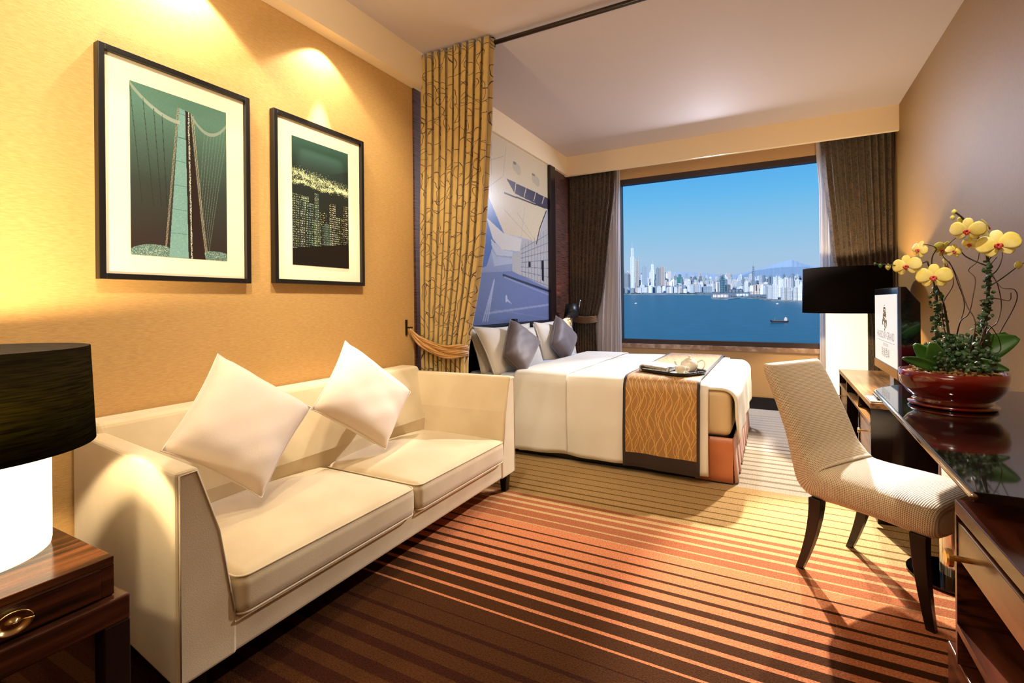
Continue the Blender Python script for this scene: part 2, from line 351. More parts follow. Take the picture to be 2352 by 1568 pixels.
struct('baseboard_front', MB().box((WX0-.5, YW-.018, 0), (XR, YW, .125)), M_black)
struct('baseboard_left', MB().box((XL, YB, 0), (XL+.015, 2.76, .1)), M_black)
struct('baseboard_right', MB().box((XR-.015, YB, 0), (XR, YW, .1)), M_black)
win = bpy.data.objects.new('window_1', None); C.objects.link(win); win.location = ((WX0+WX1)/2, YW, WZ0); tag(win, kind='structure'); 
def wp(name, mb, m_):
    o = mb.build(name, m_); o.parent = win; o.matrix_parent_inverse = Matrix.Translation(win.location).inverted(); return o
fr = MB(); t = .055
fr.box((WX0, YW+.0, WZ0), (WX0+.06, YW+.1, WZ1)).box((WX1-.06, YW+.0, WZ0), (WX1, YW+.1, WZ1)).box((WX0+.06, YW+.0, WZ0), (WX1-.06, YW+.1, WZ0+t)).box((WX0+.06, YW+.0, WZ1-.06), (WX1-.06, YW+.1, WZ1))
wp('window_frame', fr, M_brownfr)
def glass_mat():
    mt = bpy.data.materials.new('window_glass'); mt.use_nodes = True; n = mt.node_tree.nodes; k = mt.node_tree.links; n.clear()
    g = n.new('ShaderNodeBsdfGlossy'); g.inputs['Roughness'].default_value = 0; tr = n.new('ShaderNodeBsdfTransparent'); tr.inputs[0].default_value = (.97, .98, 1, 1)
    fz = n.new('ShaderNodeFresnel'); fz.inputs[0].default_value = 1.03; mx = n.new('ShaderNodeMixShader'); o = n.new('ShaderNodeOutputMaterial')
    k.new(fz.outputs[0], mx.inputs[0]); k.new(tr.outputs[0], mx.inputs[1]); k.new(g.outputs[0], mx.inputs[2]); k.new(mx.outputs[0], o.inputs[0]); return mt
wp('pane', MB().box((WX0+.06, YW+.045, WZ0+t), (WX1-.06, YW+.051, WZ1-.06)), glass_mat())
wp('window_sill', MB().box((WX0-.02, YW-.03, WZ0-.045), (WX1+.02, YW-.001, WZ0+.002)), M_marble)

# ---------------------------------------------------------------- sofa
sofa = thing('sofa', 'long cream upholstered two-seat sofa against the wall under the framed pictures', 'sofa', (-1.85, 1.71, 0))
def chm(parent, mb, name, material, **k):   # build in world coordinates, parent keeps place
    o = mb.build(name, material, **k); o.parent = parent
    o.matrix_parent_inverse = (Matrix.Translation(parent.location) @ parent.rotation_euler.to_matrix().to_4x4()).inverted(); return o
SX0, SX1, SY0, SY1 = XL+.012, -1.43, .735, 2.69
near = [(SY0, .11), (SY0+.17, .11), (SY0+.17, .24), (SY0+.125, .5), (SY0+.062, .70), (SY0, .70)]
farp = [(SY1-.17, .11), (SY1, .11), (SY1, .70), (SY1-.062, .70), (SY1-.125, .5), (SY1-.17, .24)]
b = MB(); b.prism(near, 'x', SX0, SX1); b.v = [(x, y+(.085 if x < SX0+.01 else 0), z) for x, y, z in b.v]; chm(sofa, b, 'armrest', M_sofa, bevel=.012)
b = MB(); b.prism(farp, 'x', SX0, SX1); b.v = [(x, y-(.05 if x < SX0+.01 else 0), z) for x, y, z in b.v]; chm(sofa, b, 'armrest', M_sofa, bevel=.012)
b = MB(); b.prism([(SX0, .11), (SX0+.27, .11), (SX0+.27, .42), (SX0+.14, .735), (SX0, .735)], 'y', SY0+.105, SY1-.07); chm(sofa, b, 'backrest', M_sofa, bevel=.02)
b = MB(); b.box((SX0+.1, SY0+.1, .11), (SX1-.005, SY1-.1, .225)); chm(sofa, b, 'base', M_sofa, bevel=.015)
for ya, yb in ((SY0+.165, 1.718), (1.732, SY1-.165)):
    b = MB(); b.soft((SX0+.2, ya, .215), (SX1+.02, yb, .345), .035, crown=.055, n=10)
    cu = chm(sofa, b, 'seat_cushion', M_sofa, smooth=True, weld=True)
    for zz, ins in ((.336, .004), (.224, .004)):
        x0_, x1_, r_ = SX0+.2+ins, SX1+.02-ins, .035; y0_, y1_ = ya+ins, yb-ins; pp = []
        for cx_, cy_, a0 in ((x1_-r_, y0_+r_, -90), (x1_-r_, y1_-r_, 0), (x0_+r_, y1_-r_, 90), (x0_+r_, y0_+r_, 180)):
            for j in range(6): th = math.radians(a0+18*j); pp.append((cx_+r_*math.cos(th), cy_+r_*math.sin(th), zz))
        pp.append(pp[0]); q = MB().tube(pp, .0032, 6, cap=False).build('piping', M_sofa, smooth=True); q.parent = cu
for q_ in ([(SY0+.012, .12), (SY0+.012, .688), (SY0+.056, .690), (SY0+.118, .5), (SY0+.16, .24)], [(SY1-.012, .12), (SY1-.012, .688), (SY1-.056, .690), (SY1-.118, .5), (SY1-.16, .24)]):
    chm(sofa, MB().tube([(SX1-.001, y_, z_) for y_, z_ in q_], .0035, 6), 'piping', M_sofa, smooth=True)
for lx in (SX0+.06, SX1-.05):
    for ly in (SY0+.07, SY1-.05):
        b = MB(); b.add([(lx-.018, ly-.018, 0), (lx+.018, ly-.018, 0), (lx+.018, ly+.018, 0), (lx-.018, ly+.018, 0), (lx-.026, ly-.026, .115), (lx+.026, ly-.026, .115), (lx+.026, ly+.026, .115), (lx-.026, ly+.026, .115)], [(0, 3, 2, 1), (4, 5, 6, 7), (0, 1, 5, 4), (1, 2, 6, 5), (2, 3, 7, 6), (3, 0, 4, 7)])
        chm(sofa, b, 'leg', M_black, bevel=.003)

def pillow(name, label, cat, corners, thick, material, group=None, seam=True, n=22, wr=.0022, pinch=.07):
    """corners: 4 world points in order; puffed square cushion with pinched sides"""
    c = [Vector(p) for p in corners]; mid = sum(c, Vector())/4; nrm = ((c[2]-c[0]).cross(c[3]-c[1])).normalized()
    mb = MB(); ph = [random.uniform(0, 6) for _ in range(6)]
    def f(sgn):
        def g(u, v):
            a, bb = 2*u-1, 2*v-1
            a2 = a*(1-pinch*(1-bb*bb)*abs(a)**2); b2 = bb*(1-pinch*(1-a*a)*abs(bb)**2)
            U, V_ = (a2+1)/2, (b2+1)/2
            p = c[0]*(1-U)*(1-V_)+c[1]*U*(1-V_)+c[2]*U*V_+c[3]*(1-U)*V_
            h = thick/2*((1-a**4)*(1-bb**4))**.55
            h += wr*(math.sin(9*a+ph[0]+3*bb)*math.sin(7*bb+ph[1]) + .6*math.sin(17*a*bb+ph[2]))*(1-a**6)*(1-bb**6)
            return p+nrm*sgn*h
        return g
    mb.grid(f(1), n, n); mb.grid(f(-1), n, n); nf = n*n
    mb.f = mb.f[:nf]+[x[::-1] for x in mb.f[nf:]]
    low = min(c, key=lambda q: q.z); base = Vector((mid.x, mid.y, low.z))
    mb.v = [tuple(Vector(x)-base) for x in mb.v]
    if seam:
        r = thing(name, label, cat, base, 0, group)
        mb.build('cover', material, r, smooth=True, weld=True)
        pts = []
        for k in range(4):
            for j in range(8):
                t_ = j/8; u, v = [(t_, 0), (1, t_), (1-t_, 1), (0, 1-t_)][k]; pts.append(f(1)(u, v)-base)
        pts.append(pts[0]); MB().tube(pts, .0035, 6, cap=False).build('piping', material, r, smooth=True)
        return r
    o = mb.build(name, material, smooth=True, weld=True, loc=base); return tag(o, label, cat, group)
pillow('throw_pillow', 'large ivory square pillow leaning on its corner at the near end of the sofa', 'pillow',
       [at_x(600, 1143, -1.70), at_x(715, 935, -1.84), at_x(500, 813, -2.02), at_x(370, 1035, -1.86)], .17, M_pil)
pillow('throw_pillow', 'ivory square pillow propped on its corner at the far end of the sofa', 'pillow',
       [at_x(885, 1032, -1.78), at_x(943, 900, -1.90), at_x(793, 783, -2.04), at_x(715, 940, -1.88)], .16, M_pil)

# ---------------------------------------------------------------- framed pictures
M_mat = mat('mount_board', (240, 228, 200), .8)
def bridge(u, v):
    n1 = rng.random(u.shape)
    top = np.array((84, 124, 112)); mid_ = np.array((50, 62, 58)); low = np.array((44, 34, 34))
    k = np.clip((v-.45)/.5, 0, 1)[..., None]; k2 = np.clip(v/.5, 0, 1)[..., None]
    col = (low*(1-k2)+mid_*k2)*(1-k)+top*k; col = col*(.93+.12*n1[..., None])
    def paint(mask, c, a=1.0):
        for i in range(3): col[..., i] = np.where(mask, col[..., i]*(1-a)+c[i]*a, col[..., i])
    xl = .36+(.485-.36)*v; xr = .56+(.535-.56)*v; xr2 = .77+(.60-.77)*v**.8; xl2 = .32+(.475-.32)*v
    top_ = v < .93-.1*(u-.5)
    deck = (u > xl) & (u < xr) & top_
    paint(deck, (104, 146, 146)); paint(deck & (n1 > .8), (150, 184, 180), .5); paint(deck & (np.abs(np.sin(v*21)) < .03), (60, 90, 90))
    dark = (u >= xr) & (u < xr2-.02) & top_; paint(dark, (36, 26, 24)); paint(dark & (np.abs(u-xr-.035) < .008) & (n1 > .45), (190, 200, 190))
    for e_, wd in ((xl2, .008), (xr2, .012)): paint((np.abs(u-e_) < wd) & top_, (165, 160, 140), .8); paint((np.abs(u-e_) < wd*.35) & top_, (60, 50, 44))
    cl = 1.0-.36*u+.42*u**2-.02; cl = .985-.62*u+.66*u**2; paint((np.abs(v-cl) < .012) & (u < .48), (150, 160, 150), .8)
    crr = .80+2.2*(u-.80)**2+.02; paint((np.abs(v-crr) < .011) & (u > .6), (140, 150, 140), .8)
    for i, (u0, sl) in enumerate(((.0, .17), (.12, .16), (.22, .12), (.3, .08))):
        ul = u0+sl*(cl-v); paint((np.abs(u-ul) < .003) & (v < cl) & (v > .3), (30, 34, 34), .8)
    for i in range(8):
        ul = .98-.035*i-(.28-.02*i)*(.75-v); paint((np.abs(u-ul) < .003) & (v < crr) & (v > .06) & (u > xr2), (120, 150, 138), .5)
    r1 = ((u-.22)/.25)**2+((v)/.07)**2 < 1; r2 = ((u-.86)/.22)**2+(v/.06)**2 < 1
    paint((r1 | r2) & ~deck & ~dark, (74, 104, 100)); paint((r1 | r2) & (n1 > .85) & ~deck & ~dark, (180, 205, 195))
    return col
def nightcity(u, v):
    n1 = rng.random(u.shape); col = np.zeros(u.shape+(3,)); g = np.clip((v-.7)/.3, 0, 1)[..., None]
    col[:] = np.array((22, 30, 26))*(1-g)+np.array((52, 88, 78))*g
    hill = v < .80-.05*np.sin(u*4)
    for i, c in enumerate((26, 40, 36)): col[..., i] = np.where(hill & (v > .7), c, col[..., i])
    band = np.exp(-((v-(.72-.1*u*.6))/.035)**2); band2 = np.exp(-((v-.645-.012*np.sin(u*9))/.014)**2)
    lit = n1 < (.32*band+.4*band2)*(.4+.6*(np.sin(u*31+v*60)*np.sin(u*13-v*41) > -.2))
    glow = (band*28+band2*44)[..., None]*np.array((.7, .9, .5)); col += glow
    for i, c in enumerate((245, 250, 190)): col[..., i] = np.where(lit, c, col[..., i])
    random.seed(9)
    for i in range(26):
        x0 = random.uniform(-.05, .95); w_ = random.uniform(.05, .13); h = random.uniform(.34, .62)-.02*abs(i-13)*.3; b0 = random.uniform(.06, .16)
        mk = (u > x0) & (u < x0+w_) & (v < h) & (v > b0)
        base = random.choice(((20, 22, 20), (30, 36, 32), (44, 58, 50), (16, 16, 14)))
        for j in range(3): col[..., j] = np.where(mk, base[j], col[..., j])
        wl = mk & (n1 > random.uniform(.5, .85)) & ((np.floor(v*110) % 2) == 0) & ((np.floor(u*75+i*.5) % 2) == 0)
        c = random.choice(((220, 235, 180), (150, 190, 170), (250, 250, 220)))
        for j in range(3): col[..., j] = np.where(wl, c[j], col[..., j])
    low = v < .13+.08*u; 
    for j in range(3): col[..., j] = np.where(low, 14-3*j, col[..., j])
    return col
def framed(label, y0, y1, z0, z1, py0, py1, pz0, pz1, fn, cap):
    f_ = thing('framed_picture', label, 'picture', (XL+.001, (y0+y1)/2, z0))
    X0, X1 = XL+.001, XL+.036; t_ = .022
    b = MB(); b.box((X0, y0, z0), (X1, y0+t_, z1)).box((X0, y1-t_, z0), (X1, y1, z1)).box((X0, y0+t_, z0), (X1, y1-t_, z0+t_)).box((X0, y0+t_, z1-t_), (X1, y1-t_, z1)); chm(f_, b, 'frame', M_frame, bevel=.002)
    chm(f_, MB().box((X0, y0+t_, z0+t_), (X0+.014, y1-t_, z1-t_)), 'mount', M_mat)
    p = picture_mesh('print', (X0+.0155, py0, pz0), (0, py1-py0, 0), (0, 0, pz1-pz0), 230, 400, fn, M_print); p.parent = f_; p.matrix_parent_inverse = Matrix.Translation(f_.location).inverted(); p['label'] = cap
framed('large black-framed print of a long suspension bridge, left of the two pictures', .897, 1.505, 1.257, 2.155, 1.008, 1.398, 1.358, 2.052, bridge, 'green-toned photograph looking down on a suspension bridge')
framed('black-framed print of a city lit at night, right-hand of the two pictures', 1.634, 2.254, 1.264, 2.157, 1.752, 2.142, 1.366, 2.054, nightcity, 'green-toned photograph of towers at night')

# ---------------------------------------------------------------- lamps
def drum_lamp(name, label, loc, z0, cr_, sz0, sz1, sr0, sr1, glow, shade):
    r = thing(name, label, 'lamp', (loc[0], loc[1], z0))
    h = sz0+.03-z0
    MB().lathe([(cr_*.7, 0), (cr_*.93, .0), (cr_*.985, .006), (cr_, .02), (cr_, h)], seg=48).build('base', glow, r, smooth=True)
    MB().lathe([(sr0, sz0-z0), (sr1, sz1-z0)], seg=64).build('lamp_shade', shade, r, smooth=True, solid=.003)
    MB().tube([(0, 0, h-.04), (0, 0, h+.08)], .012).build('bulb_holder', M_brass, r, smooth=True)
    b = MB(); b.lathe([(.004, h+.07), (.022, h+.08), (.034, h+.115), (.022, h+.15), (.004, h+.158)], seg=16).build('bulb', mat('bulb_glow', (255, 240, 200), emit=(255, 225, 160), estr=12), r, smooth=True)
    return r, h
drum_lamp('table_lamp', 'black drum shade lamp with glowing white column on the ebony side table', (-1.69, .41), .551, .15, .807, 1.05, .236, .226, M_glow, M_shade)
lamp('bulb_light_table_lamp', 'POINT', (-1.69, .41, 1.0), 84, (1, .76, .44), size=.03)
lamp('second_bulb_light_table_lamp', 'POINT', (-1.508, .366, .925), 9, (1, .80, .5), size=.012)  # added point light for the shade's hot spot, no bulb stands here
drum_lamp('floor_lamp', 'wide black drum shade lamp on a tall glowing white column in the window corner', (.53, 5.1), .0, .15, 1.04, 1.425, .325, .318, M_glow2, M_shade2)
lamp('bulb_light_floor_lamp', 'POINT', (.53, 5.1, 1.27), 46, (1, .72, .38), size=.03)

# ---------------------------------------------------------------- side table (left)
st = thing('side_table', 'dark striped ebony side table with one drawer beside the sofa arm', 'table', (-1.84, .3, 0))
chm(st, MB().box((XL+.03, .0, .458), (-1.414, .589, .532)), 'cabinet_body', M_ebony, bevel=.002)
chm(st, MB().box((XL+.03, .0, .532), (-1.414, .589, .55)), 'tabletop', M_ebtop, bevel=.002)
b = MB(); b.box((XL+.02, -.03, .395), (-1.388, .612, .456)); chm(st, b, 'apron', M_ebony, bevel=.006)
for lx in (XL+.05, -1.415):
    for ly in (.0, .585): chm(st, MB().box((lx-.026, ly-.026, 0), (lx+.026, ly+.026, .396)), 'leg', M_dark, bevel=.003)
dr = chm(st, MB().box((-1.414, .03, .462), (-1.409, .56, .53)), 'drawer', M_ebony, bevel=.001)
b = MB()
def ov(u, v):
    r = u; th = 2*PI*v; h = .005+.004*math.cos(2*PI*r)
    return (-1.404+max(h, 0)+.002, .405+.032*r*math.cos(th), .497+.024*r*math.sin(th))
b.grid(ov, 12, 32); kn = b.build('handle', M_brass, smooth=True); kn.parent = dr
kn.modifiers.new('s', 'SOLIDIFY').thickness = .004; kn['label'] = 'oval brass handle'

# ---------------------------------------------------------------- curtains
def curtain(name, label, cat, y, z0, z1, left, right, folds, amp, material, group=None, n=220, nz=40, thick=.004, phase=0, sharp=False):
    """left/right: [(z,x)] ascending in z. pleated cloth hanging from z1 to z0"""
    r = thing(name, label, cat, ((left[-1][1]+right[-1][1])/2, y, z0), 0, group)
    W0 = right[-1][1]-left[-1][1]
    ofs = [random.uniform(-.35, .35) for _ in range(folds+2)]; am = [random.uniform(.75, 1.2) for _ in range(folds+2)]
    def f(u, v):
        z = z0+(z1-z0)*v; xl, xr = interp(z, left), interp(z, right)
        k = u*folds; i = int(min(k, folds-1)); th = 2*PI*k+phase
        w_ = xr-xl; a = amp*(am[i]*(1-(k-i))+am[i+1]*(k-i))*(.5+.5*min(1, w_/W0*1.15))
        sh = 1-2*abs(math.sin(th/2))**.7 if sharp else math.copysign(abs(math.sin(th))**.75, math.sin(th))
        x = xl+w_*(u+.22/folds*math.sin(th*1+1.57)*0+.16/folds*math.sin(2*th)+.03*math.sin(z*2+i)*0)
        yy = y+a*sh+.006*math.sin(3*z+ofs[i]*6)
        return (x-r.location.x, yy-r.location.y, z-r.location.z)
    mb = MB(); mb.grid(f, n, nz, uvf=lambda u, v: (u*W0*2.1, v*(z1-z0)))
    mb.build('curtain_panel', material, r, smooth=True, solid=thick)
    return r
Yc = 2.80
kx = Yc/2.75
def cl(px, py): p = at_y(px, py, Yc); return (p.z, p.x)
leftp = [(0, -2.235), (.85, -2.235), (2.92, -2.215)]
rp = sorted([cl(1130, 82), cl(1126, 300), cl(1118, 440), cl(1109, 560), cl(1095, 660), cl(1081, 740), cl(1072, 800), cl(1070, 845)]); rp = [(0, rp[0][1]+.02)]+rp
lc = curtain('curtain', 'gold velvet curtain with brown scroll embroidery tied back beside the sofa', 'curtain', Yc, .01, 2.905, leftp, rp, 10, .034, M_scroll, sharp=True, n=300, nz=60)
b = MB()
for k in range(7):
    dz = (k-3)*.0125
    pts = spline([at_y(940, 756, 2.72)+Vector((0, 0, dz*.2)), at_y(965, 782, 2.745)+Vector((0, -.01, dz*.7)), at_y(1000, 800, 2.755)+Vector((0, -.015, dz)), at_y(1030, 808, 2.75)+Vector((0, -.015, dz)), at_y(1055, 806, 2.75)+Vector((0, -.01, dz)), at_y(1072, 803, 2.82)+Vector((0.01, .0, dz))], 8)
    b.tube(pts, [.0075+.003*math.sin(k*2+j*.3) for j in range(len(pts))], 8)
tb = thing('curtain_tieback', 'gathered gold fabric tieback hooked to the wall holding the embroidered curtain', 'tieback', at_y(938, 750, 2.72))
chm(tb, b, 'sash', mat('tieback_silk', (170, 122, 58), .4, sheen=.3), smooth=True)
hp = at_x(935, 752, XL+.01)
chm(tb, MB().box((XL+.0005, hp.y-.008, hp.z-.055), (XL+.008, hp.y+.008, hp.z+.055)).tube([(XL+.004, hp.y, hp.z), (XL+.05, hp.y+.01, hp.z)], .006), 'hook', M_black)
rod = thing('curtain_rod', 'thin dark brown curtain rod running under the ceiling across the room', 'curtain rod', (-.6, 2.84, 2.88))
chm(rod, MB().tube([(-2.18, 2.84, 2.885), (.99, 2.84, 2.885)], .015, 12), 'pole', M_dark, smooth=True)
for x in (-1.66, .4): chm(rod, MB().box((x-.02, 2.825, 2.86), (x+.02, 2.855, 2.919)), 'bracket', M_dark, bevel=.003)
Yf = 5.735
def cf(px, py, y=Yf): p = at_y(px, py, y); return (p.z, p.x)
rp2 = sorted([cf(1415, 390), cf(1413, 450), cf(1404, 520), cf(1396, 600), cf(1387, 680), cf(1373, 735), cf(1371, 745), cf(1374, 810)]); rp2 = [(0, rp2[0][1])]+rp2
curtain('curtain', 'dark bronze patterned curtain tied back left of the window behind the bed', 'curtain', Yf, .01, 2.80, [(0, -2.25), (2.8, -2.25)], rp2, 10, .022, M_scroll2, group=None, n=200)
b = MB()
for k in range(5):
    dz = (k-2)*.016
    pts = [Vector((XL+.02, Yf-.02, .985+dz*.4)), Vector((-2.2, Yf-.05, .955+dz)), Vector((-2.08, Yf-.055, .935+dz)), Vector((-1.97, Yf-.05, .94+dz)), Vector((-1.91, Yf-.01, .95+dz))]
    b.tube(spline(pts, 6), .011, 8)
tb2 = thing('curtain_tieback', 'bronze gathered tieback around the curtain left of the window', 'tieback', (-2.1, Yf-.04, .95))
chm(tb2, b, 'sash', mat('bronze_tieback', (112, 84, 58), .5), smooth=True)
lpr = sorted([cf(1884, 322), cf(1893, 420), cf(1903, 500), cf(1912, 590)]); lpr = [(0, .66), (.9, .62), (1.2, .56)]+lpr
curtain('curtain', 'dark bronze patterned curtain right of the window behind the floor lamp', 'curtain', Yf, .01, 2.80, lpr, [(0, .975), (2.8, .975)], 11, .022, M_scroll2, n=200, phase=1)
Yh = 5.80
rs = sorted([cf(1424, 392, Yh), cf(1426, 600, Yh), cf(1428, 800, Yh)]); rs = [(0, rs[0][1])]+rs
curtain('sheer_curtain', 'narrow white sheer curtain hanging at the left edge of the window', 'curtain', Yh, .01, 2.80, [(0, -2.05), (1, -2.0), (2.8, -1.82)], rs, 7, .012, M_sheer, n=120, thick=0)
ls = sorted([cf(1874, 330, Yh), cf(1875, 365, Yh), cf(1881, 430, Yh), cf(1883, 600, Yh), cf(1883, 800, Yh)]); ls = [(0, ls[0][1])]+ls
curtain('sheer_curtain', 'narrow white sheer curtain hanging at the right edge of the window', 'curtain', Yh, .01, 2.80, ls, [(0, .62), (2.8, .62)], 8, .012, M_sheer, n=120, thick=0)

# ---------------------------------------------------------------- mural panel and headboard
MY0, MY1, MZ0, MZ1 = 3.22, 5.075, .96, 2.70
pm = thing('wall_mural', 'tall blue and cream printed mural of an airport forecourt canopy above the bed', 'mural', (XL+.03, 4.15, MZ0))
XM = XL+.022
def mural(u, v):
    yv = MY0+u*(MY1-MY0); zv = MZ0+v*(MZ1-MZ0); n1 = rng.random(u.shape)
    col = np.zeros(u.shape+(3,)); k = v[..., None]
    col[:] = np.array((78, 92, 146))*(1-np.clip(k/.45, 0, 1))+np.array((168, 178, 204))*np.clip(k/.45, 0, 1)
    def q(pts): return [(lambda p: (p.y, p.z))(at_x(1100+x/3.411, 300+y/3.409, XM)) for x, y in pts]
    def mask(pts):
        P = q(pts); inside = np.zeros(u.shape, bool); n = len(P)
        for i in range(n):
            (x1, y1), (x2, y2) = P[i], P[(i+1) % n]
            if abs(y2-y1) < 1e-9: continue
            c = ((y1 > zv) != (y2 > zv)) & (yv < (x2-x1)*(zv-y1)/(y2-y1)+x1); inside ^= c
        return inside
    def paint(m_, c, a=1.0):
        for i in range(3): col[..., i] = np.where(m_, col[..., i]*(1-a)+c[i]*a, col[..., i])
    def line(p0, p1, w_, c, a=1.0):
        (x1, y1), (x2, y2) = q([p0, p1]); dx, dy = x2-x1, y2-y1; L = dx*dx+dy*dy
        t_ = np.clip(((yv-x1)*dx+(zv-y1)*dy)/L, 0, 1); paint((yv-x1-t_*dx)**2+(zv-y1-t_*dy)**2 < w_*w_, c, a)
    paint(mask([(-300, -200), (620, -200), (620, 640), (530, 620), (455, 870), (195, 800), (60, 480), (-300, -100)]), (212, 198, 168))
    paint(mask([(-300, 100), (60, 480), (195, 800), (110, 900), (60, 1060), (-60, 1100), (-300, 1100)]), (78, 104, 172))
    paint(mask([(60, 680), (190, 800), (335, 845), (320, 945), (180, 930), (110, 850)]), (208, 204, 200))
    paint(mask([(95, 850), (180, 930), (265, 945), (262, 985), (140, 975), (100, 900)]), (186, 192, 206))
    paint(mask([(95, 930), (140, 985), (262, 1000), (262, 1040), (120, 1060)]), (170, 180, 204))
    paint(mask([(335, 845), (455, 870), (530, 640), (560, 640), (560, 1240), (262, 1100), (262, 960), (320, 945)]), (176, 176, 178))
    paint(mask([(215, 375), (280, 490), (520, 610), (560, 620), (560, 540), (420, 470)]), (70, 66, 84))
    line((200, 487), (520, 606), .008, (60, 56, 70))
    for a_, b_ in (((290, 410), (280, 490)), ((370, 450), (355, 515)), ((445, 487), (430, 548)), ((510, 520), (495, 570))): line(a_, b_, .007, (206, 196, 176))
    for a_, b_ in (((60, 240), (190, 200)), ((60, 450), (185, 360)), ((212, 130), (205, 200)), ((205, 200), (190, 360)), ((100, 30), (95, 480)), ((300, 640), (440, 860)), ((360, 600), (330, 840)), ((200, 620), (410, 850))): line(a_, b_, .003, (150, 150, 144), .7)
    for a_ in ((272, 250), (420, 342)): line(a_, (a_[0]+16, a_[1]+8), .012, (50, 44, 40)); line((a_[0]+10, a_[1]+30), (a_[0]+40, a_[1]+60), .05, (176, 170, 152), .6)
    line((527, 630), (478, 760), .009, (40, 38, 46)); line((478, 760), (450, 885), .009, (40, 38, 46))
    for i in range(9): x = 340+i*24; line((x, 900-i*16), (x, 1130+i*12), .0035, (96, 104, 130), .8)
    for i in range(7): line((330, 930+i*34), (560, 800+i*70), .0035, (96, 104, 130), .8)
    paint(mask([(388, 1020), (405, 1030), (405, 1070), (388, 1066)]), (24, 24, 34)); paint(mask([(490, 1015), (508, 1020), (510, 1180), (492, 1170)]), (24, 24, 34))
    paint(mask([(-200, 1120), (262, 1100), (560, 1250), (560, 1600), (-400, 1600)]), (108, 122, 168))
    line((190, 1130), (560, 1260), .012, (44, 48, 74)); line((200, 1145), (560, 1290), .008, (150, 160, 192), .7)
    for x in (52, 70, 88): line((120, 1170), (x-20, 1490), .010, (172, 182, 210), .8)
    line((60, 1430), (560, 1360), .010, (160, 170, 200), .7); line((120, 1400), (560, 1470), .004, (140, 150, 186), .6)
    line((215, 1300), (215, 1330), .016, (176, 186, 212)); paint(mask([(205, 1325), (262, 1360), (225, 1318)]), (176, 186, 212))
    col += ((n1-.5)*8)[..., None]
    return col
chm(pm, MB().box((XL+.001, MY0, MZ0), (XL+.02, MY1, MZ1)), 'backing_panel', M_black)
p = picture_mesh('print', (XM, MY0, MZ0), (0, MY1-MY0, 0), (0, 0, MZ1-MZ0), 260, 330, mural, mat('printed_vinyl', rough=.3, attr='print')); p.parent = pm; p.matrix_parent_inverse = Matrix.Translation(pm.location).inverted()
struct('trim_5', MB().box((XL, MY1+.002, 0), (XL+.055, 5.214, ZS+.01)).box((XL, 3.082, 0), (XL+.055, MY0-.002, ZS+.01)), M_dark, 'dark upright posts either side of the mural', bevel=.002)
hb = thing('headboard', 'low dark panelled headboard along the wall behind the bed pillows', 'headboard', (XL+.04, 4.15, .3))
chm(hb, MB().box((XL+.001, MY0, .3), (XL+.06, MY1, .955)), 'panel', M_black, bevel=.006)
chm(hb, MB().box((XL+.06, 4.10, .80), (XL+.10, 4.17, 1.0)), 'bracket', M_black, bevel=.003)

# ---------------------------------------------------------------- bed
bed = thing('bed', 'wide double bed with copper satin skirt, its head at the mural', 'bed', (-1.2, 4.18, 0))
BX0, BX1, BY0, BY1 = -2.2, -.245, 3.36, 5.03
chm(bed, MB().box((BX0, BY0+.012, 0), (BX1-.03, BY1-.03, .29)), 'plinth', M_black)
chm(bed, MB().soft((BX0, BY0+.012, .285), (BX1-.012, BY1-.012, .585), .05, n=10), 'mattress', M_matt, smooth=True, weld=True)
b = MB()     # pleated skirt, foot side ripples
def ripple(p, q, n, a, d):
    P, Q = Vector(p), Vector(q); nn = Vector(d)
    def f(u, v):
        z = .29*(1-v)+.012*v
        am = a*(.15+.85*v)*(abs(math.sin(n*PI*u))*1.2-.4+.25*math.sin(n*2.7*u+v))
        c = P.lerp(Q, u)+nn*(am+.012*v); return (c.x, c.y, z)
    return f
b.grid(ripple((BX1, BY0, 0), (BX1, BY1, 0), 16, .016, (1, 0, 0)), 200, 8)
b.grid(ripple((BX1, BY0, 0), (-.47, BY0, 0), 1, .003, (0, -1, 0)), 40, 6)
b.grid(ripple((BX1, BY1, 0), (BX0, BY1, 0), 2, .003, (0, 1, 0)), 40, 6)
chm(bed, b, 'bed_skirt', M_copper, smooth=True, solid=.004)
# duvet
def edge_profile(s, half, top, rad, drop):
    """distance along cloth from centre -> (offset, z)"""
    flat = half-rad
    if s <= flat: return s, top
    s2 = s-flat; arc = rad*PI/2
    if s2 <= arc: th = s2/rad; return flat+rad*math.sin(th), top-rad*(1-math.cos(th))
    return half+.02*min(1, (s2-arc)/.3), top-rad-(s2-arc)
YM = (BY0+BY1)/2; HALF = (BY1-BY0)/2+.03
def topz(x): return .622-.012*((x+.9)/1.1)**2+(.0 if x < -1.5 else 0)
def sheet(x0, x1, dropf, off=0, n=60, topf=topz, wr=.006, uvf=None, m_=90):
    mb = MB(); tot = HALF-.07+.07*PI/2+off
    def f(u, v):
        x = x0+(x1-x0)*u; sgn = 1 if v > .5 else -1; k = abs(v-.5)*2; D = dropf(x, sgn)
        s = k*(tot+D); o_, z = edge_profile(s, HALF+off, topf(x)+off, .07+off, D)
        fall = max(0, (topf(x)-.07-z)/.5)
        o_ += wr*fall*(3.2*math.sin(x*11+1)+1.6*math.sin(x*23+2+3*fall))
        z += wr*.5*math.sin(x*9+o_*5)*math.sin(o_*7+x*3) if fall == 0 else 0
        return (x, YM+sgn*o_, z)
    mb.grid(f, n, m_, uvf=uvf or (lambda u, v: (u, v)))
    return mb
def drop_main(x, s): return .478 if x < -.5 else .478+(x+.5)*(-.33/.22) if x < -.28 else .10
dv = thing('duvet', 'plump white duvet spread over the bed and hanging to the floor in front', 'duvet', (-.95, YM, .6))
DV1 = -.30
chm(dv, sheet(-1.72, -.385, lambda x, s: .50, n=100), 'cover', M_duvet, smooth=True, solid=.012)
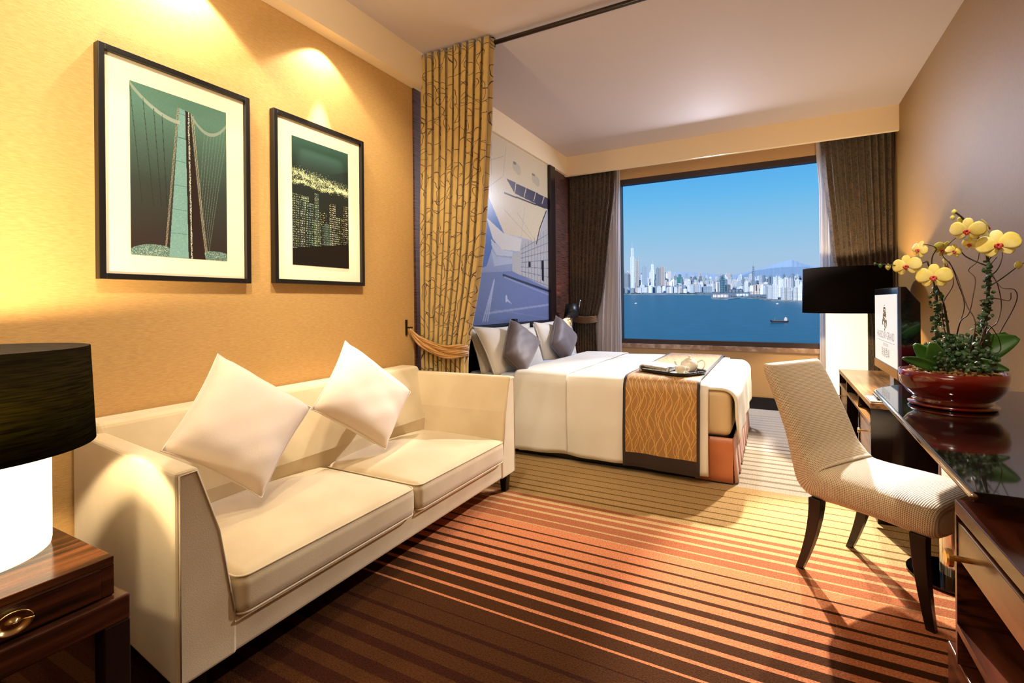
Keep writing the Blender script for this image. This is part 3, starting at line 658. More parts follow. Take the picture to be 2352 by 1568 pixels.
def footf(u, v):
    y = BY0+.012+(BY1-BY0-.02)*u; D = min(.25, .05+max(0, (y-BY0))*4); R = .08
    s = v*(.12+R*PI/2+D)
    if s < .12: x, z = DV1-.12+s+.012, topz(DV1)+.004
    elif s < .12+R*PI/2: th = (s-.12)/R; x, z = DV1+.012+R*math.sin(th), topz(DV1)+.004-R*(1-math.cos(th))
    else: x, z = DV1+.012+R, topz(DV1)+.004-R-(s-.12-R*PI/2)
    x += .006*math.sin(y*13+z*6)*min(1, max(0, (.55-z)*8))-.0
    e_ = abs(2*u-1)**10; z -= .035*e_; x -= .02*e_
    return (x, y, z)
chm(dv, MB().grid(footf, 80, 40), 'foot_drape', M_duvet, smooth=True, solid=.012)
chm(dv, sheet(-1.78, -1.345, lambda x, s: .50, off=.014, n=30, wr=.006), 'turned_down_fold', M_white, smooth=True, solid=.006)
chm(bed, sheet(-2.2, -1.7, lambda x, s: .10, off=-.012, n=20, wr=.003), 'fitted_sheet', mat('pale_blue_sheet', (206, 214, 232), .8), smooth=True, solid=.004)
# runner
def runner_mat():
    mt = bpy.data.materials.new('amber_runner'); mt.use_nodes = True; n = mt.node_tree.nodes; k = mt.node_tree.links; b_ = n['Principled BSDF']
    uv = n.new('ShaderNodeUVMap'); s = n.new('ShaderNodeSeparateXYZ'); k.new(uv.outputs[0], s.inputs[0]); U, V_ = s.outputs[0], s.outputs[1]
    ls_ = []
    for N, A, f1, ph in ((9, .42, 26, 0), (9, -.42, 26, 1.1), (6.5, .34, 19, 2.2), (7.3, -.3, 32, .4)):
        sn = math_node(n, k, 'SINE', math_node(n, k, 'MULTIPLY_ADD', V_, f1, ph)); a_ = math_node(n, k, 'MULTIPLY_ADD', U, N, math_node(n, k, 'MULTIPLY', sn, A))
        fr_ = math_node(n, k, 'FRACT', a_); d = math_node(n, k, 'ABSOLUTE', math_node(n, k, 'SUBTRACT', fr_, .5)); ls_.append(math_node(n, k, 'LESS_THAN', d, .03))
    t_ = ls_[0]
    for q in ls_[1:]: t_ = math_node(n, k, 'MAXIMUM', t_, q)
    mx = n.new('ShaderNodeMix'); mx.data_type = 'RGBA'; k.new(t_, mx.inputs[0]); mx.inputs[6].default_value = L4((172, 126, 68)); mx.inputs[7].default_value = L4((222, 178, 104))
    edge = math_node(n, k, 'GREATER_THAN', math_node(n, k, 'ABSOLUTE', math_node(n, k, 'SUBTRACT', U, .5)), .462)
    vb = math_node(n, k, 'GREATER_THAN', math_node(n, k, 'ABSOLUTE', math_node(n, k, 'SUBTRACT', V_, 1.38)), 1.29)
    ed = math_node(n, k, 'MAXIMUM', edge, vb)
    m2 = n.new('ShaderNodeMix'); m2.data_type = 'RGBA'; k.new(ed, m2.inputs[0]); k.new(mx.outputs[2], m2.inputs[6]); m2.inputs[7].default_value = L4((46, 32, 28))
    k.new(m2.outputs[2], b_.inputs['Base Color']); b_.inputs['Roughness'].default_value = .45; b_.inputs['Sheen Weight'].default_value = .3
    return mt
rn = sheet(-.925, -.432, lambda x, s: .52, off=.024, n=24, wr=.004, uvf=lambda u, v: (u, v*2.76))
rn = rn.build('bed_runner', runner_mat(), smooth=True, solid=.004); tag(rn, 'amber bed runner with wavy gold lines and dark border across the bed', 'bed runner')
# white bed pillows
def bp(label, tl, tr, bl, br, xt, xb, th, material=None, cat='pillow', nm='bed_pillow', xs=None):
    pillow(nm, label, cat, [at_x(*bl, xb), at_x(*br, xb), at_x(*tr, xt), at_x(*tl, xt)], th, material or M_white, pinch=.06)
bp('white bed pillow nearest the embroidered curtain, behind the others', (1074, 757), (1216, 742), (1106, 862), (1226, 850), -2.17, -2.06, .13)
bp('white bed pillow just behind the near dark cushion', (1086, 750), (1226, 752), (1137, 866), (1250, 850), -2.09, -1.92, .15)
bp('white bed pillow at the far side leaning on the headboard, rearmost', (1224, 744), (1310, 728), (1236, 846), (1326, 826), -2.17, -2.06, .12)
bp('white bed pillow just behind the far dark cushion', (1226, 740), (1300, 742), (1254, 846), (1322, 832), -2.09, -1.95, .13)
def cush(label, t_, l, b_, r, xt, xs, xb, th):
    pillow('cushion', label, 'cushion', [at_x(*b_, xb), at_x(*r, xs), at_x(*t_, xt), at_x(*l, xs)], th, M_satin, pinch=.03)
cush('dark grey-violet satin cushion standing on its corner, nearer the curtain', (1172, 733), (1157, 815), (1204, 862), (1241, 785), -1.98, -1.86, -1.74, .15)
cush('dark grey-violet satin cushion standing on its corner, farther one near the window', (1277, 724), (1266, 790), (1303, 832), (1325, 775), -2.0, -1.9, -1.80, .15)

# tray and breakfast things on the bed
ZT = topz(-.66)+.03
tr = thing('serving_tray', 'dark rounded tray carrying tea things on the bed runner', 'tray', (-.655, 3.60, ZT), math.radians(-28))
def trf(u, v):
    th = 2*PI*v; c, s = math.cos(th), math.sin(th); n_ = 5
    ra = (abs(c)**n_+abs(s)**n_)**(-1/n_); x, y = .20*ra*c*min(u/.8, 1+.08*(u-.8)), .155*ra*s*min(u/.8, 1+.08*(u-.8)); return (x, y, 0 if u < .8 else .022*(u-.8)/.2)
MB().grid(trf, 12, 64).build('tray_base', M_black, tr, smooth=True, solid=.005)
np_ = thing('newspaper', 'folded newspaper lying on the left of the tray', 'newspaper', (-.745, 3.62, ZT+.004), math.radians(-12))
M_news = mat('newsprint', (226, 226, 222), .8, noise=(60, (150, 150, 150), .52, .6), stretch=(1, 4, 1))
def nf(off):
    def f(u, v):
        th = -PI/2+PI*u*2 if u < .5 else 0
        if u < .5: return (-.085+.018*math.cos(PI/2+PI*u*2)+.0, -.11+.22*v, .020+off+.018*math.sin(-PI/2+PI*u*2))
        return (-.085+(u-.5)*.36, -.11+.22*v, .038+off-.020*(u-.5)*2*abs(1-2*off*20)+.004*math.sin(v*7))
    return f
for k, o_ in enumerate((0, .004, .008)): MB().grid(nf(o_), 24, 8).build('page', M_news, np_, smooth=True, solid=.002)
MB().soft((-.085, -.11, .0), (.095, .11, .022), .01, n=4).build('folded_sheets', M_news, np_, smooth=True, weld=True)
cp = thing('teacup', 'cream china cup at the front of the tray', 'cup', (-.575, 3.475, ZT+.012))
MB().lathe([(.004, .0), (.022, .0), (.026, .006), (.034, .02), (.037, .05), (.0345, .05), (.031, .022), (.01, .01), (.002, .01)], seg=32).build('bowl', M_china, cp, smooth=True)
MB().tube(spline([(.035, 0, .042), (.055, 0, .038), (.052, 0, .02), (.032, 0, .015)], 6), .0035).build('handle', M_china, cp, smooth=True)
sau = MB().lathe([(.002, .002), (.03, .0), (.045, .004), (.068, .011), (.066, .013), (.04, .007), (.002, .006)], seg=40).build('saucer', M_china, smooth=True, loc=(-.58, 3.475, ZT+.003)); tag(sau, 'cream saucer beneath the cup on the tray', 'saucer')
tp = thing('teapot', 'cream china teapot with lid and loop handle on the right of the tray', 'teapot', (-.54, 3.62, ZT+.004))
MB().lathe([(.002, 0), (.035, .0), (.052, .018), (.060, .045), (.052, .072), (.032, .086), (.028, .088)], seg=36).build('body', M_china, tp, smooth=True)
ld = MB().lathe([(.030, .086), (.026, .094), (.008, .1), (.007, .106), (.011, .112), (.006, .118), (.001, .119)], seg=28).build('lid', M_china, tp, smooth=True)
MB().tube(spline([(.05, .01, .07), (.085, .018, .085), (.1, .02, .055), (.085, .018, .025), (.055, .01, .025)], 8), .005).build('handle', M_china, tp, smooth=True)
MB().tube(spline([(-.05, -.01, .03), (-.08, -.018, .045), (-.095, -.02, .075)], 6), [.012]*7+[.008]*5+[.007]).build('spout', M_china, tp, smooth=True)

# bedside lamp and reading light
bl = thing('bedside_lamp', 'small lamp with black tapered shade glowing on the ribbed wall beyond the bed', 'lamp', (-2.1, 5.36, .56))
MB().lathe([(.085, .415), (.062, .575)], seg=28).build('lamp_shade', mat('black_pleated_shade', (16, 16, 20), .4), bl, smooth=True, solid=.003)
MB().lathe([(.05, 0), (.05, .012), (.012, .02), (.012, .46)], seg=20).build('base', M_steel, bl, smooth=True)
lamp('bulb_light_bedside', 'POINT', (-2.1, 5.36, 1.06), 5, (1, .45, .2), size=.02)
ns = thing('nightstand', 'dark nightstand tucked behind the far side of the bed', 'nightstand', (-2.04, 5.36, 0))
chm(ns, MB().box((XL+.02, 5.14, .08), (-1.84, 5.62, .555)), 'cabinet_body', M_dark, bevel=.004)
for lx in (XL+.06, -1.88):
    for ly in (5.18, 5.58): chm(ns, MB().box((lx-.02, ly-.02, 0), (lx+.02, ly+.02, .08)), 'leg', M_dark)
rl = thing('reading_light', 'slim gooseneck reading light with pale tip beside the bedside lamp', 'lamp', (-2.16, 5.50, 1.0))
g0 = Vector((XL+.06, 5.2, .98)); tipp = at_y(1333, 688, 5.42); midp = at_y(1324, 726, 5.42)
chm(rl, MB().tube(spline([g0, g0+Vector((.03, .05, -.05)), midp, at_y(1329, 710, 5.42)], 8), .006, 8), 'gooseneck', M_black, smooth=True)
chm(rl, MB().tube([at_y(1329, 710, 5.42), at_y(1331, 700, 5.42), tipp], [.007, .008, .006], 10), 'lamp_head', M_steel, smooth=True)

# ---------------------------------------------------------------- chair
def weave_mat():
    mt = bpy.data.materials.new('basket_weave_fabric'); mt.use_nodes = True; n = mt.node_tree.nodes; k = mt.node_tree.links; b_ = n['Principled BSDF']
    uv = n.new('ShaderNodeUVMap'); s = n.new('ShaderNodeSeparateXYZ'); k.new(uv.outputs[0], s.inputs[0]); U, V_ = s.outputs[0], s.outputs[1]
    a_ = math_node(n, k, 'SINE', math_node(n, k, 'MULTIPLY', math_node(n, k, 'ADD', U, V_), 480)); c_ = math_node(n, k, 'SINE', math_node(n, k, 'MULTIPLY', math_node(n, k, 'SUBTRACT', U, V_), 480))
    p_ = math_node(n, k, 'MULTIPLY', a_, c_); mr = n.new('ShaderNodeMapRange'); mr.inputs[1].default_value = .0; mr.inputs[2].default_value = .45; k.new(p_, mr.inputs[0])
    mx = n.new('ShaderNodeMix'); mx.data_type = 'RGBA'; k.new(mr.outputs[0], mx.inputs[0]); mx.inputs[6].default_value = L4((222, 202, 168)); mx.inputs[7].default_value = L4((130, 98, 62))
    k.new(mx.outputs[2], b_.inputs['Base Color']); b_.inputs['Roughness'].default_value = .5; b_.inputs['Sheen Weight'].default_value = .25
    bp_ = n.new('ShaderNodeBump'); bp_.inputs['Strength'].default_value = .4; bp_.inputs['Distance'].default_value = .002; bp_.invert = True; k.new(p_, bp_.inputs['Height']); k.new(bp_.outputs[0], b_.inputs['Normal'])
    return mt
ch = thing('desk_chair', 'curved chair in cream basket weave fabric with black sabre legs, pulled out at the desk', 'chair', (.38, 2.471, 0), math.radians(-34.4))
st_ = [(.262, .372, .03, .19), (.255, .372, .052, .205), (.235, .374, .066, .214), (.18, .378, .07, .218), (.09, .382, .07, .218), (0, .382, .07, .216), (-.08, .382, .071, .214), (-.14, .384, .078, .211), (-.182, .400, .088, .209), (-.210, .446, .074, .207), (-.235, .50, .056, .206), (-.258, .57, .048, .205), (-.285, .64, .043, .205), (-.315, .71, .038, .205), (-.343, .77, .034, .206), (-.365, .815, .030, .206), (-.379, .845, .024, .204), (-.386, .860, .012, .198)]
st2 = spline([(a, b_, c*1.0) for a, b_, c, d in st_], 4); wd = spline([(d, 0, 0) for a, b_, c, d in st_], 4)
mb = MB(); SEG = 56; arc = 0; prev = None
for i, s_ in enumerate(st2):
    t_ = (Vector((st2[min(i+1, len(st2)-1)].x, 0, st2[min(i+1, len(st2)-1)].y))-Vector((st2[max(i-1, 0)].x, 0, st2[max(i-1, 0)].y))).normalized()
    nn = Vector((-t_.z, 0, t_.x)) if False else Vector((t_.z, 0, -t_.x))
    cpos = Vector((s_.x, 0, s_.y)); h = s_.z; w_ = wd[i].x
    if prev is not None: arc += (cpos-prev).length
    prev = cpos; circ = 0
    for j in range(SEG+1):
        th = 2*PI*j/SEG; c_, s2 = math.cos(th), math.sin(th); e_ = .42
        yy_ = w_*math.copysign(abs(c_)**e_, c_); hh = h*math.copysign(abs(s2)**.62, s2)
        P = cpos+nn*hh+Vector((0, yy_, 0))
        if abs(s2) > .3 and cpos.z < .42: P -= nn*0
        # arc-length around the section for the weave
        if j: circ += (P-pl_).length
        pl_ = P; mb.v.append(tuple(P)); mb.uv.append((arc, circ))
    if i:
        o_ = i*(SEG+1); q = (i-1)*(SEG+1)
        for j in range(SEG): mb.f.append((q+j, q+j+1, o_+j+1, o_+j))
n0 = len(st2)-1
mb.f.append(tuple(range(SEG))[::-1]); mb.f.append(tuple(n0*(SEG+1)+j for j in range(SEG)))
mb.build('seat_and_back_cover', weave_mat(), ch, smooth=True)
def sabre(x0, x1, y, splay, front):
    pts = []
    for i in range(9):
        t_ = i/8; z = .325*(1-t_); x = x0+(x1-x0)*(t_**1.7); pts.append((x, y, z, .026-.012*t_))
    mb = MB()
    for i, (x, y_, z, h) in enumerate(pts):
        mb.v += [(x-h, y_-h*.75, z), (x+h, y_-h*.75, z), (x+h, y_+h*.75, z), (x-h, y_+h*.75, z)]; mb.uv += [(0, 0)]*4
        if i:
            o_ = i*4
            for j in range(4): mb.f.append((o_-4+j, o_-4+(j+1) % 4, o_+(j+1) % 4, o_+j))
    mb.f.append((0, 1, 2, 3)); mb.f.append((len(pts)*4-1, len(pts)*4-2, len(pts)*4-3, len(pts)*4-4))
    return mb
for y in (-.188, .188):
    sabre(-.158, -.235, y, 0, 0).build('leg', M_black, ch, weld=True, bevel=.002)
    sabre(.200, .232, y, 0, 1).build('leg', M_black, ch, weld=True, bevel=.002)

# ---------------------------------------------------------------- desk, cabinet, console
M_desktop = mat('black_glass_top', (16, 10, 8), .06, coat=.5)
dk = thing('desk', 'long black glossy glass-topped desk along the right wall', 'desk', (.68, 2.2, 0))
poly = [(.357, 1.35), (.386, 2.69), (.40, 2.74), (.49, 2.885), (.985, 2.885), (.985, 1.35)]
chm(dk, MB().prism(poly, 'z', .728, .75), 'desktop', M_desktop, bevel=.002)
chm(dk, MB().tube([Vector((x, y, .739)) for x, y in poly[:4]], .008, 8), 'edge_trim', M_steel, smooth=True)
chm(dk, MB().box((.72, 1.5, .62), (.985, 2.86, .728)), 'apron', M_black)
chm(dk, MB().lathe([(.052, .02), (.052, .728)], c=(.64, 2.64, 0), seg=32), 'post', M_steel, smooth=True)
chm(dk, MB().lathe([(.16, 0), (.16, .012), (.05, .022)], c=(.64, 2.64, 0), seg=48, cap=True), 'foot', mat('polished_foot', (60, 56, 56), .08, metal=1), smooth=False)
cb = thing('drawer_cabinet', 'dark ebony cabinet with brass-knobbed drawer in the near right corner', 'cabinet', (.68, 1.1, 0))
X0 = .36
M_cab = wood('cabinet_ebony', (38, 16, 12), (96, 50, 32), 5, (3, .5, 10), .2)
M_cabfront = wood('cabinet_front', (58, 34, 18), (112, 72, 40), 5, (3, .6, 10), .25)
Y0c, Y1c, YN = 1.12, 1.488, .35
chm(cb, MB().box((X0, YN, .655), (XR-.01, Y1c, .687)), 'cabinet_top', M_cab, bevel=.002)
for lo_, hi_ in (((X0, Y1c-.012, .312), (XR-.01, Y1c, .655)), ((X0, Y0c-.02, .10), (XR-.01, Y0c, .655)), ((X0, YN, .10), (XR-.01, YN+.02, .655))): chm(cb, MB().box(lo_, hi_), 'side_panel', M_cab)
chm(cb, MB().box((X0+.42, YN+.02, .0), (XR-.02, Y1c-.012, .655)), 'back_panel', M_black)
chm(cb, MB().box((X0, Y0c, .388), (XR-.02, Y1c-.012, .405)), 'shelf', M_cab)
chm(cb, MB().box((X0+.005, Y0c, .10), (XR-.02, Y1c+.085, .31)), 'lower_drawer', M_cab, bevel=.003)
chm(cb, MB().box((X0+.02, YN, .0), (XR-.02, Y1c+.07, .10)), 'plinth', M_black)
d1 = chm(cb, MB().box((X0+.002, Y0c+.002, .556), (X0+.4, Y1c-.014, .640)), 'drawer', M_cabfront, bevel=.002)
kb = MB(); kc = at_x(2228, 1300, X0)
kb.tube([(X0+.002, kc.y, .59), (X0-.03, kc.y, .59)], .006, 12); kb.tube([(X0-.028, kc.y, .59), (X0-.030, kc.y, .59), (X0-.038, kc.y, .59), (X0-.041, kc.y, .59)], [.012, .019, .019, .014], 24)
k_ = kb.build('knob', M_gold, smooth=False); k_.parent = d1
chm(cb, MB().box((X0+.002, YN+.02, .34), (X0+.4, Y0c-.022, .64)), 'drawer', M_cab, bevel=.002)

cs = thing('console', 'low glossy wooden console with open slots and drawers below the television', 'cabinet', (.7, 3.78, 0))
CY0, CY1, CX0 = 3.09, 4.52, .42
chm(cs, MB().box((CX0, CY0, .592), (XR-.01, CY1, .62)), 'cabinet_top', M_console, bevel=.002)
for ya_, yb_ in ((CY0, CY0+.02), (CY1-.02, CY1), (3.52, 3.54), (4.06, 4.08)): chm(cs, MB().box((CX0+.002, ya_, .05), (XR-.02, yb_, .592)), 'side_panel', mat('console_side', (22, 12, 9), .12))
chm(cs, MB().box((CX0, CY0+.02, .50), (XR-.02, CY1-.02, .518)), 'shelf', M_console, bevel=.002)
chm(cs, MB().box((.95, CY0+.02, 0), (XR-.02, CY1-.02, .59)), 'back_panel', M_black)
for a_, b_ in ((CY0+.022, 3.518), (4.082, CY1-.022)):
    d = chm(cs, MB().box((CX0+.008, a_, .12), (.9, b_, .495)), 'door', M_console, bevel=.002)
    ky = a_+.12 if a_ < 3.5 else b_-.16; kz = .445
    q = MB().tube([(CX0+.008, ky, kz), (CX0-.03, ky, kz)], .005, 10).tube([(CX0-.03, ky, kz), (CX0-.038, ky, kz)], .014, 16).build('knob', M_brass, smooth=False); q.parent = d
chm(cs, MB().box((CX0+.03, CY0+.02, 0), (.94, CY1-.02, .05)), 'plinth', M_black)

# television
tv = thing('television', 'small flat television showing a white hotel welcome screen on the console', 'television', (.56, 3.32, .62))
TX = .525; TY0, TY1, TZ0, TZ1 = 3.005, 3.665, .752, 1.212
b = MB(); t_ = .025
b.prism([(TX, TZ0), (TX+.03, TZ0-.0), (TX+.085, TZ0+.05), (TX+.085, TZ1-.08), (TX+.03, TZ1), (TX, TZ1)], 'y', TY0, TY1); chm(tv, b, 'casing', mat('tv_black_gloss', (8, 8, 12), .08, coat=.4), bevel=.004)
chm(tv, MB().box((TX-.003, TY0-.001, TZ0), (TX+.01, TY0+.012, TZ1)), 'edge_trim', mat('tv_blue_steel', (110, 118, 160), .2, metal=.8))
chm(tv, MB().box((TX-.004, TY0+.014, TZ0+.002), (TX, TY1-.004, TZ0+.048)), 'speaker_bar', mat('tv_bronze_gloss', (150, 112, 60), .12, metal=.9))
scr = chm(tv, MB().box((TX-.003, TY0+.03, TZ0+.052), (TX-.0005, TY1-.03, TZ1-.035)), 'screen', mat('tv_screen_lit', (20, 20, 20), .3, emit=(252, 240, 226), estr=.92))
M_ink = mat('screen_ink', (70, 64, 60), .6); M_ink2 = mat('screen_ink_emblem', (120, 110, 90), .6)
def text(s, y, z, size, xs=1.0, parent=None, name='screen_text'):
    cu = bpy.data.curves.new(name, 'FONT'); cu.body = s; cu.size = size; cu.align_x = 'CENTER'; cu.align_y = 'CENTER'; cu.resolution_u = 3
    t0 = bpy.data.objects.new('tmp', cu); C.objects.link(t0); bpy.context.view_layer.update()
    me = bpy.data.meshes.new_from_object(t0.evaluated_get(bpy.context.evaluated_depsgraph_get())); bpy.data.objects.remove(t0)
    me.transform(Matrix.Translation((TX-.0036, y, z)) @ Matrix(((0, 0, -1), (-1, 0, 0), (0, 1, 0))).to_4x4() @ Matrix.Diagonal((xs, 1, 1, 1)))
    me.materials.clear(); me.materials.append(M_ink); o = bpy.data.objects.new(name, me); C.objects.link(o); o.parent = parent; return o
yc = (TY0+TY1)/2
text('HARBOUR GRAND', yc-.005, .954, .058, .98, scr); text('HONG KONG', yc-.02, .903, .024, 1.0, scr); text('\u6d77\u9038\u541b\u7dbd', yc-.01, .858, .056, 1.0, scr)
chm(tv, MB().box((TX-.0042, yc-.25, .922), (TX-.0036, yc+.22, .9245)), 'screen_rule', M_ink)
em = MB()
def loop(cy, cz, ry, rz_, w_=.0022): em.tube([(TX-.0036, cy+ry*math.cos(a*PI/12), cz+rz_*math.sin(a*PI/12)) for a in range(25)], w_, 4, cap=False)
loop(yc, 1.025, .052, .030, .0028); loop(yc, 1.058, .034, .038, .0028); loop(yc, 1.095, .018, .018, .0028)
em.tube([(TX-.0036, yc, .98), (TX-.0036, yc, 1.12)], .002, 4); em.tube([(TX-.0036, yc-.018, 1.07), (TX-.0036, yc, 1.05), (TX-.0036, yc+.018, 1.07)], .002, 4)
chm(tv, em, 'screen_emblem', M_ink2)
b = MB(); b.tube(spline([(.60, 3.1, .66), (.52, 3.2, .64), (.49, 3.33, .636), (.52, 3.46, .64), (.60, 3.56, .66)], 6), .008, 8); b.box((.55, 3.28, .622), (.60, 3.38, .76)); b.box((.49, 3.2, .6215), (.72, 3.46, .634))
chm(tv, b, 'stand', M_steel, smooth=False)
# tray with small items on the console end
ty = thing('amenity_tray', 'small pale square tray on the near end of the console below the television', 'tray', (.475, 3.2, .6215))
MB().box((-.05, -.085, 0), (.10, .085, .006)).build('tray_base', M_china, ty, bevel=.003)
rc = MB().soft((-.02, -.07, 0), (.02, .07, .018), .008, n=4).build('remote_control', M_black, smooth=True, weld=True, loc=(.475, 3.215, .629)); tag(rc, 'black remote control lying on the small tray', 'remote control')
bw = MB().lathe([(.002, .002), (.018, 0), (.028, .014), (.032, .034), (.030, .034), (.02, .01), (.002, .006)], seg=24).build('small_bowl', M_gold, smooth=True, loc=(.535, 3.15, .6285)); tag(bw, 'little golden bowl beside the remote on the small tray', 'bowl')

# ---------------------------------------------------------------- orchid
OC = Vector((.575, 2.395, .7505))
M_pot = mat('oxblood_glaze', (98, 12, 10), .12, coat=.8); M_leaf = mat('orchid_leaf', (34, 74, 26), .4, noise=(8, (66, 112, 40), .35, .7)); M_ivy = mat('ivy_leaf', (22, 50, 24), .5, noise=(20, (44, 80, 36), .4, .7))
M_stem = mat('orchid_stem', (44, 40, 20), .6); M_twig = mat('curly_twig', (66, 38, 22), .7)
M_pet = mat('yellow_petal', (240, 226, 116), .5, noise=(24, (248, 242, 176), .4, .7)); M_pet2 = mat('pale_green_petal', (214, 212, 110), .5); M_lip = mat('rose_lip', (214, 92, 92), .5, noise=(60, (176, 50, 50), .45, .6)); M_moss = mat('wood_chips', (150, 112, 62), .9, noise=(40, (92, 62, 34), .4, .6), bump=(60, 1))
oc = thing('potted_orchid', 'yellow orchids and trailing ivy growing in an oxblood bowl on the desk', 'plant', OC)
pot = MB().lathe([(.100, .012), (.112, .016), (.118, .022), (.108, .028), (.130, .045), (.152, .075), (.158, .105), (.156, .132), (.150, .132), (.150, .115), (.0, .112)], seg=56).build('pot', M_pot, oc, smooth=True)
MB().lathe([(.0, .0), (.122, .0), (.130, .006), (.130, .012), (.0, .012)], seg=56).build('saucer', M_pot, oc, smooth=True)
b = MB()
def moss(u, v): th = 2*PI*v; return (.149*u*math.cos(th), .149*u*math.sin(th), .118+.022*(1-u*u)+.006*math.sin(31*u+9*th)*math.sin(23*th))
b.grid(moss, 30, 90)
for i in range(70):
    th = random.uniform(0, 6.28); r = random.uniform(.02, .142); c_ = Vector((r*math.cos(th), r*math.sin(th), .135)); d = Vector((random.uniform(-1, 1), random.uniform(-1, 1), random.uniform(-.3, .4))).normalized()*.012
    b.tube([c_-d, c_+d], .004, 5)
b.build('wood_chips', M_moss, oc, smooth=False)
def P(px, py, dy=0): return at_y(px, py, OC.y+dy)-OC
def leafblade(mb, base, tip, width, sag=.0, side=None, n=14, fold=.25):
    base, tip = Vector(base), Vector(tip); ax = (tip-base); s_ = side or ax.cross(Vector((.3, -.9, .2))).normalized(); s_ = Vector(s_).normalized(); nn = ax.normalized().cross(s_)
    def f(u, v):
        w_ = width*math.sin(PI*min(1, (u*.94+.03)))**.65*(1-.25*u); k = 2*v-1
        p = base+ax*u+s_*(w_*k)+nn*(abs(k)*w_*fold)+Vector((0, 0, sag*math.sin(PI*u))); return p
    mb.grid(f, n, 6)
cdir = (Vector((0, 0, H))-OC).normalized()
for (bx, by), (tx_, ty_), wd_, dy0, dy1, sg in (((2200, 850), (2338, 775), .052, 0, .03, .02), ((2190, 855), (2312, 765), .036, .05, .09, .01), ((2200, 842), (2318, 850), .024, -.04, -.08, .015), ((2170, 850), (2100, 790), .036, -.03, -.06, .0), ((2165, 852), (2072, 822), .022, -.06, -.10, .005), ((2160, 850), (2140, 785), .034, -.06, -.08, .0)):
    b = MB(); leafblade(b, P(bx, by, dy0), P(tx_, ty_, dy1), wd_, sg, side=(P(bx, by)-P(tx_, ty_)).cross(cdir)); b.build('leaf', M_leaf, oc, smooth=True, solid=.002)
stems = [[(2165, 850), (2150, 760), (2152, 690), (2145, 650), (2130, 600)], [(2190, 850), (2175, 740), (2165, 690), (2150, 655)], [(2247, 850), (2262, 750), (2270, 660), (2268, 590), (2255, 555), (2232, 535), (2215, 505), (2195, 488)],
         [(2268, 660), (2300, 640), (2338, 612), (2360, 600)], [(2150, 690), (2140, 600), (2150, 570), (2120, 560)], [(2130, 600), (2090, 612), (2045, 608), (2012, 606)], [(2265, 610), (2220, 590), (2200, 570), (2175, 565)], [(2268, 600), (2285, 580), (2293, 565)]]
for i, s_ in enumerate(stems):
    pts = spline([P(x, y, .02*math.sin(i*2+j)) for j, (x, y) in enumerate(s_)], 8); r0 = .005 if i in (0, 1) else .006 if i == 2 else .0025
    MB().tube(pts, [r0*(1-.5*j/len(pts)) for j in range(len(pts))], 8).build('stem', M_stem, oc, smooth=True)
twigs = [[(2185, 850), (2200, 760), (2215, 700), (2200, 650), (2185, 610), (2165, 585), (2180, 560), (2210, 535)], [(2200, 850), (2195, 790), (2205, 740), (2225, 720), (2235, 680), (2240, 640), (2225, 620), (2245, 600), (2250, 570)], [(2215, 850), (2230, 800), (2240, 740), (2220, 700), (2200, 640), (2180, 600)],
         [(2235, 830), (2270, 760), (2290, 740), (2300, 700), (2290, 650), (2270, 620), (2290, 590)], [(2240, 760), (2280, 780), (2310, 740), (2335, 690), (2330, 665), (2300, 660), (2280, 630)], [(2190, 840), (2170, 760), (2165, 700), (2190, 650), (2175, 605)], [(2240, 830), (2265, 750), (2290, 770), (2300, 800)], [(2265, 640), (2290, 620), (2302, 590), (2300, 560)], [(2250, 690), (2285, 685), (2318, 690), (2322, 672)]]
for i, s_ in enumerate(twigs):
    pts = spline([P(x, y, .05*math.sin(i*1.7+j*.9)) for j, (x, y) in enumerate(s_)], 7)
    MB().tube(pts, [.0022*(1-.5*j/len(pts)) for j in range(len(pts))], 6).build('twig', M_twig, oc, smooth=True)
# ivy: many small leaves climbing the stems and filling the bowl
ivy = MB()
def smalleaf(p, r):
    a_ = Vector((random.uniform(-1, 1), random.uniform(-1, 1), random.uniform(-.6, .8))).normalized(); nrm = (cdir+Vector((random.uniform(-1, 1), random.uniform(-1, 1), random.uniform(-.5, 1.2)))*.8).normalized()
    s_ = a_.cross(nrm).normalized(); a_ = nrm.cross(s_)
    pts = [p+a_*(-r)+nrm*.0, p+a_*(-r*.3)+s_*r*.8, p+a_*(r*.4)+s_*r*.6, p+a_*r, p+a_*(r*.4)-s_*r*.6, p+a_*(-r*.3)-s_*r*.8, p+nrm*r*.25]
    ivy.add(pts, [(0, 1, 6), (1, 2, 6), (2, 3, 6), (3, 4, 6), (4, 5, 6), (5, 0, 6)])
for (x0, y0_, x1, y1_, n_, sp_, rr) in ((2150, 840, 2145, 660, 60, 14, .0085), (2175, 840, 2155, 670, 60, 16, .009), (2262, 830, 2270, 600, 95, 12, .009), (2240, 800, 2268, 690, 60, 20, .009)):
    for i in range(n_):
        t_ = random.random()**.9; smalleaf(P(x0+(x1-x0)*t_+random.gauss(0, sp_*.5*(1.1-t_*.4)), y0_+(y1_-y0_)*t_, random.uniform(-.04, .04)), random.uniform(.6, 1.25)*rr)
for i in range(560):
    th = random.uniform(0, 6.28); r = .115*math.sqrt(random.random()); zz = .14+.135*random.random()*(1-(r/.15)**2)
    smalleaf(Vector((r*math.cos(th)+.012, r*math.sin(th), zz)), random.uniform(.007, .0125))
ivy.build('ivy_foliage', M_ivy, oc, smooth=False)
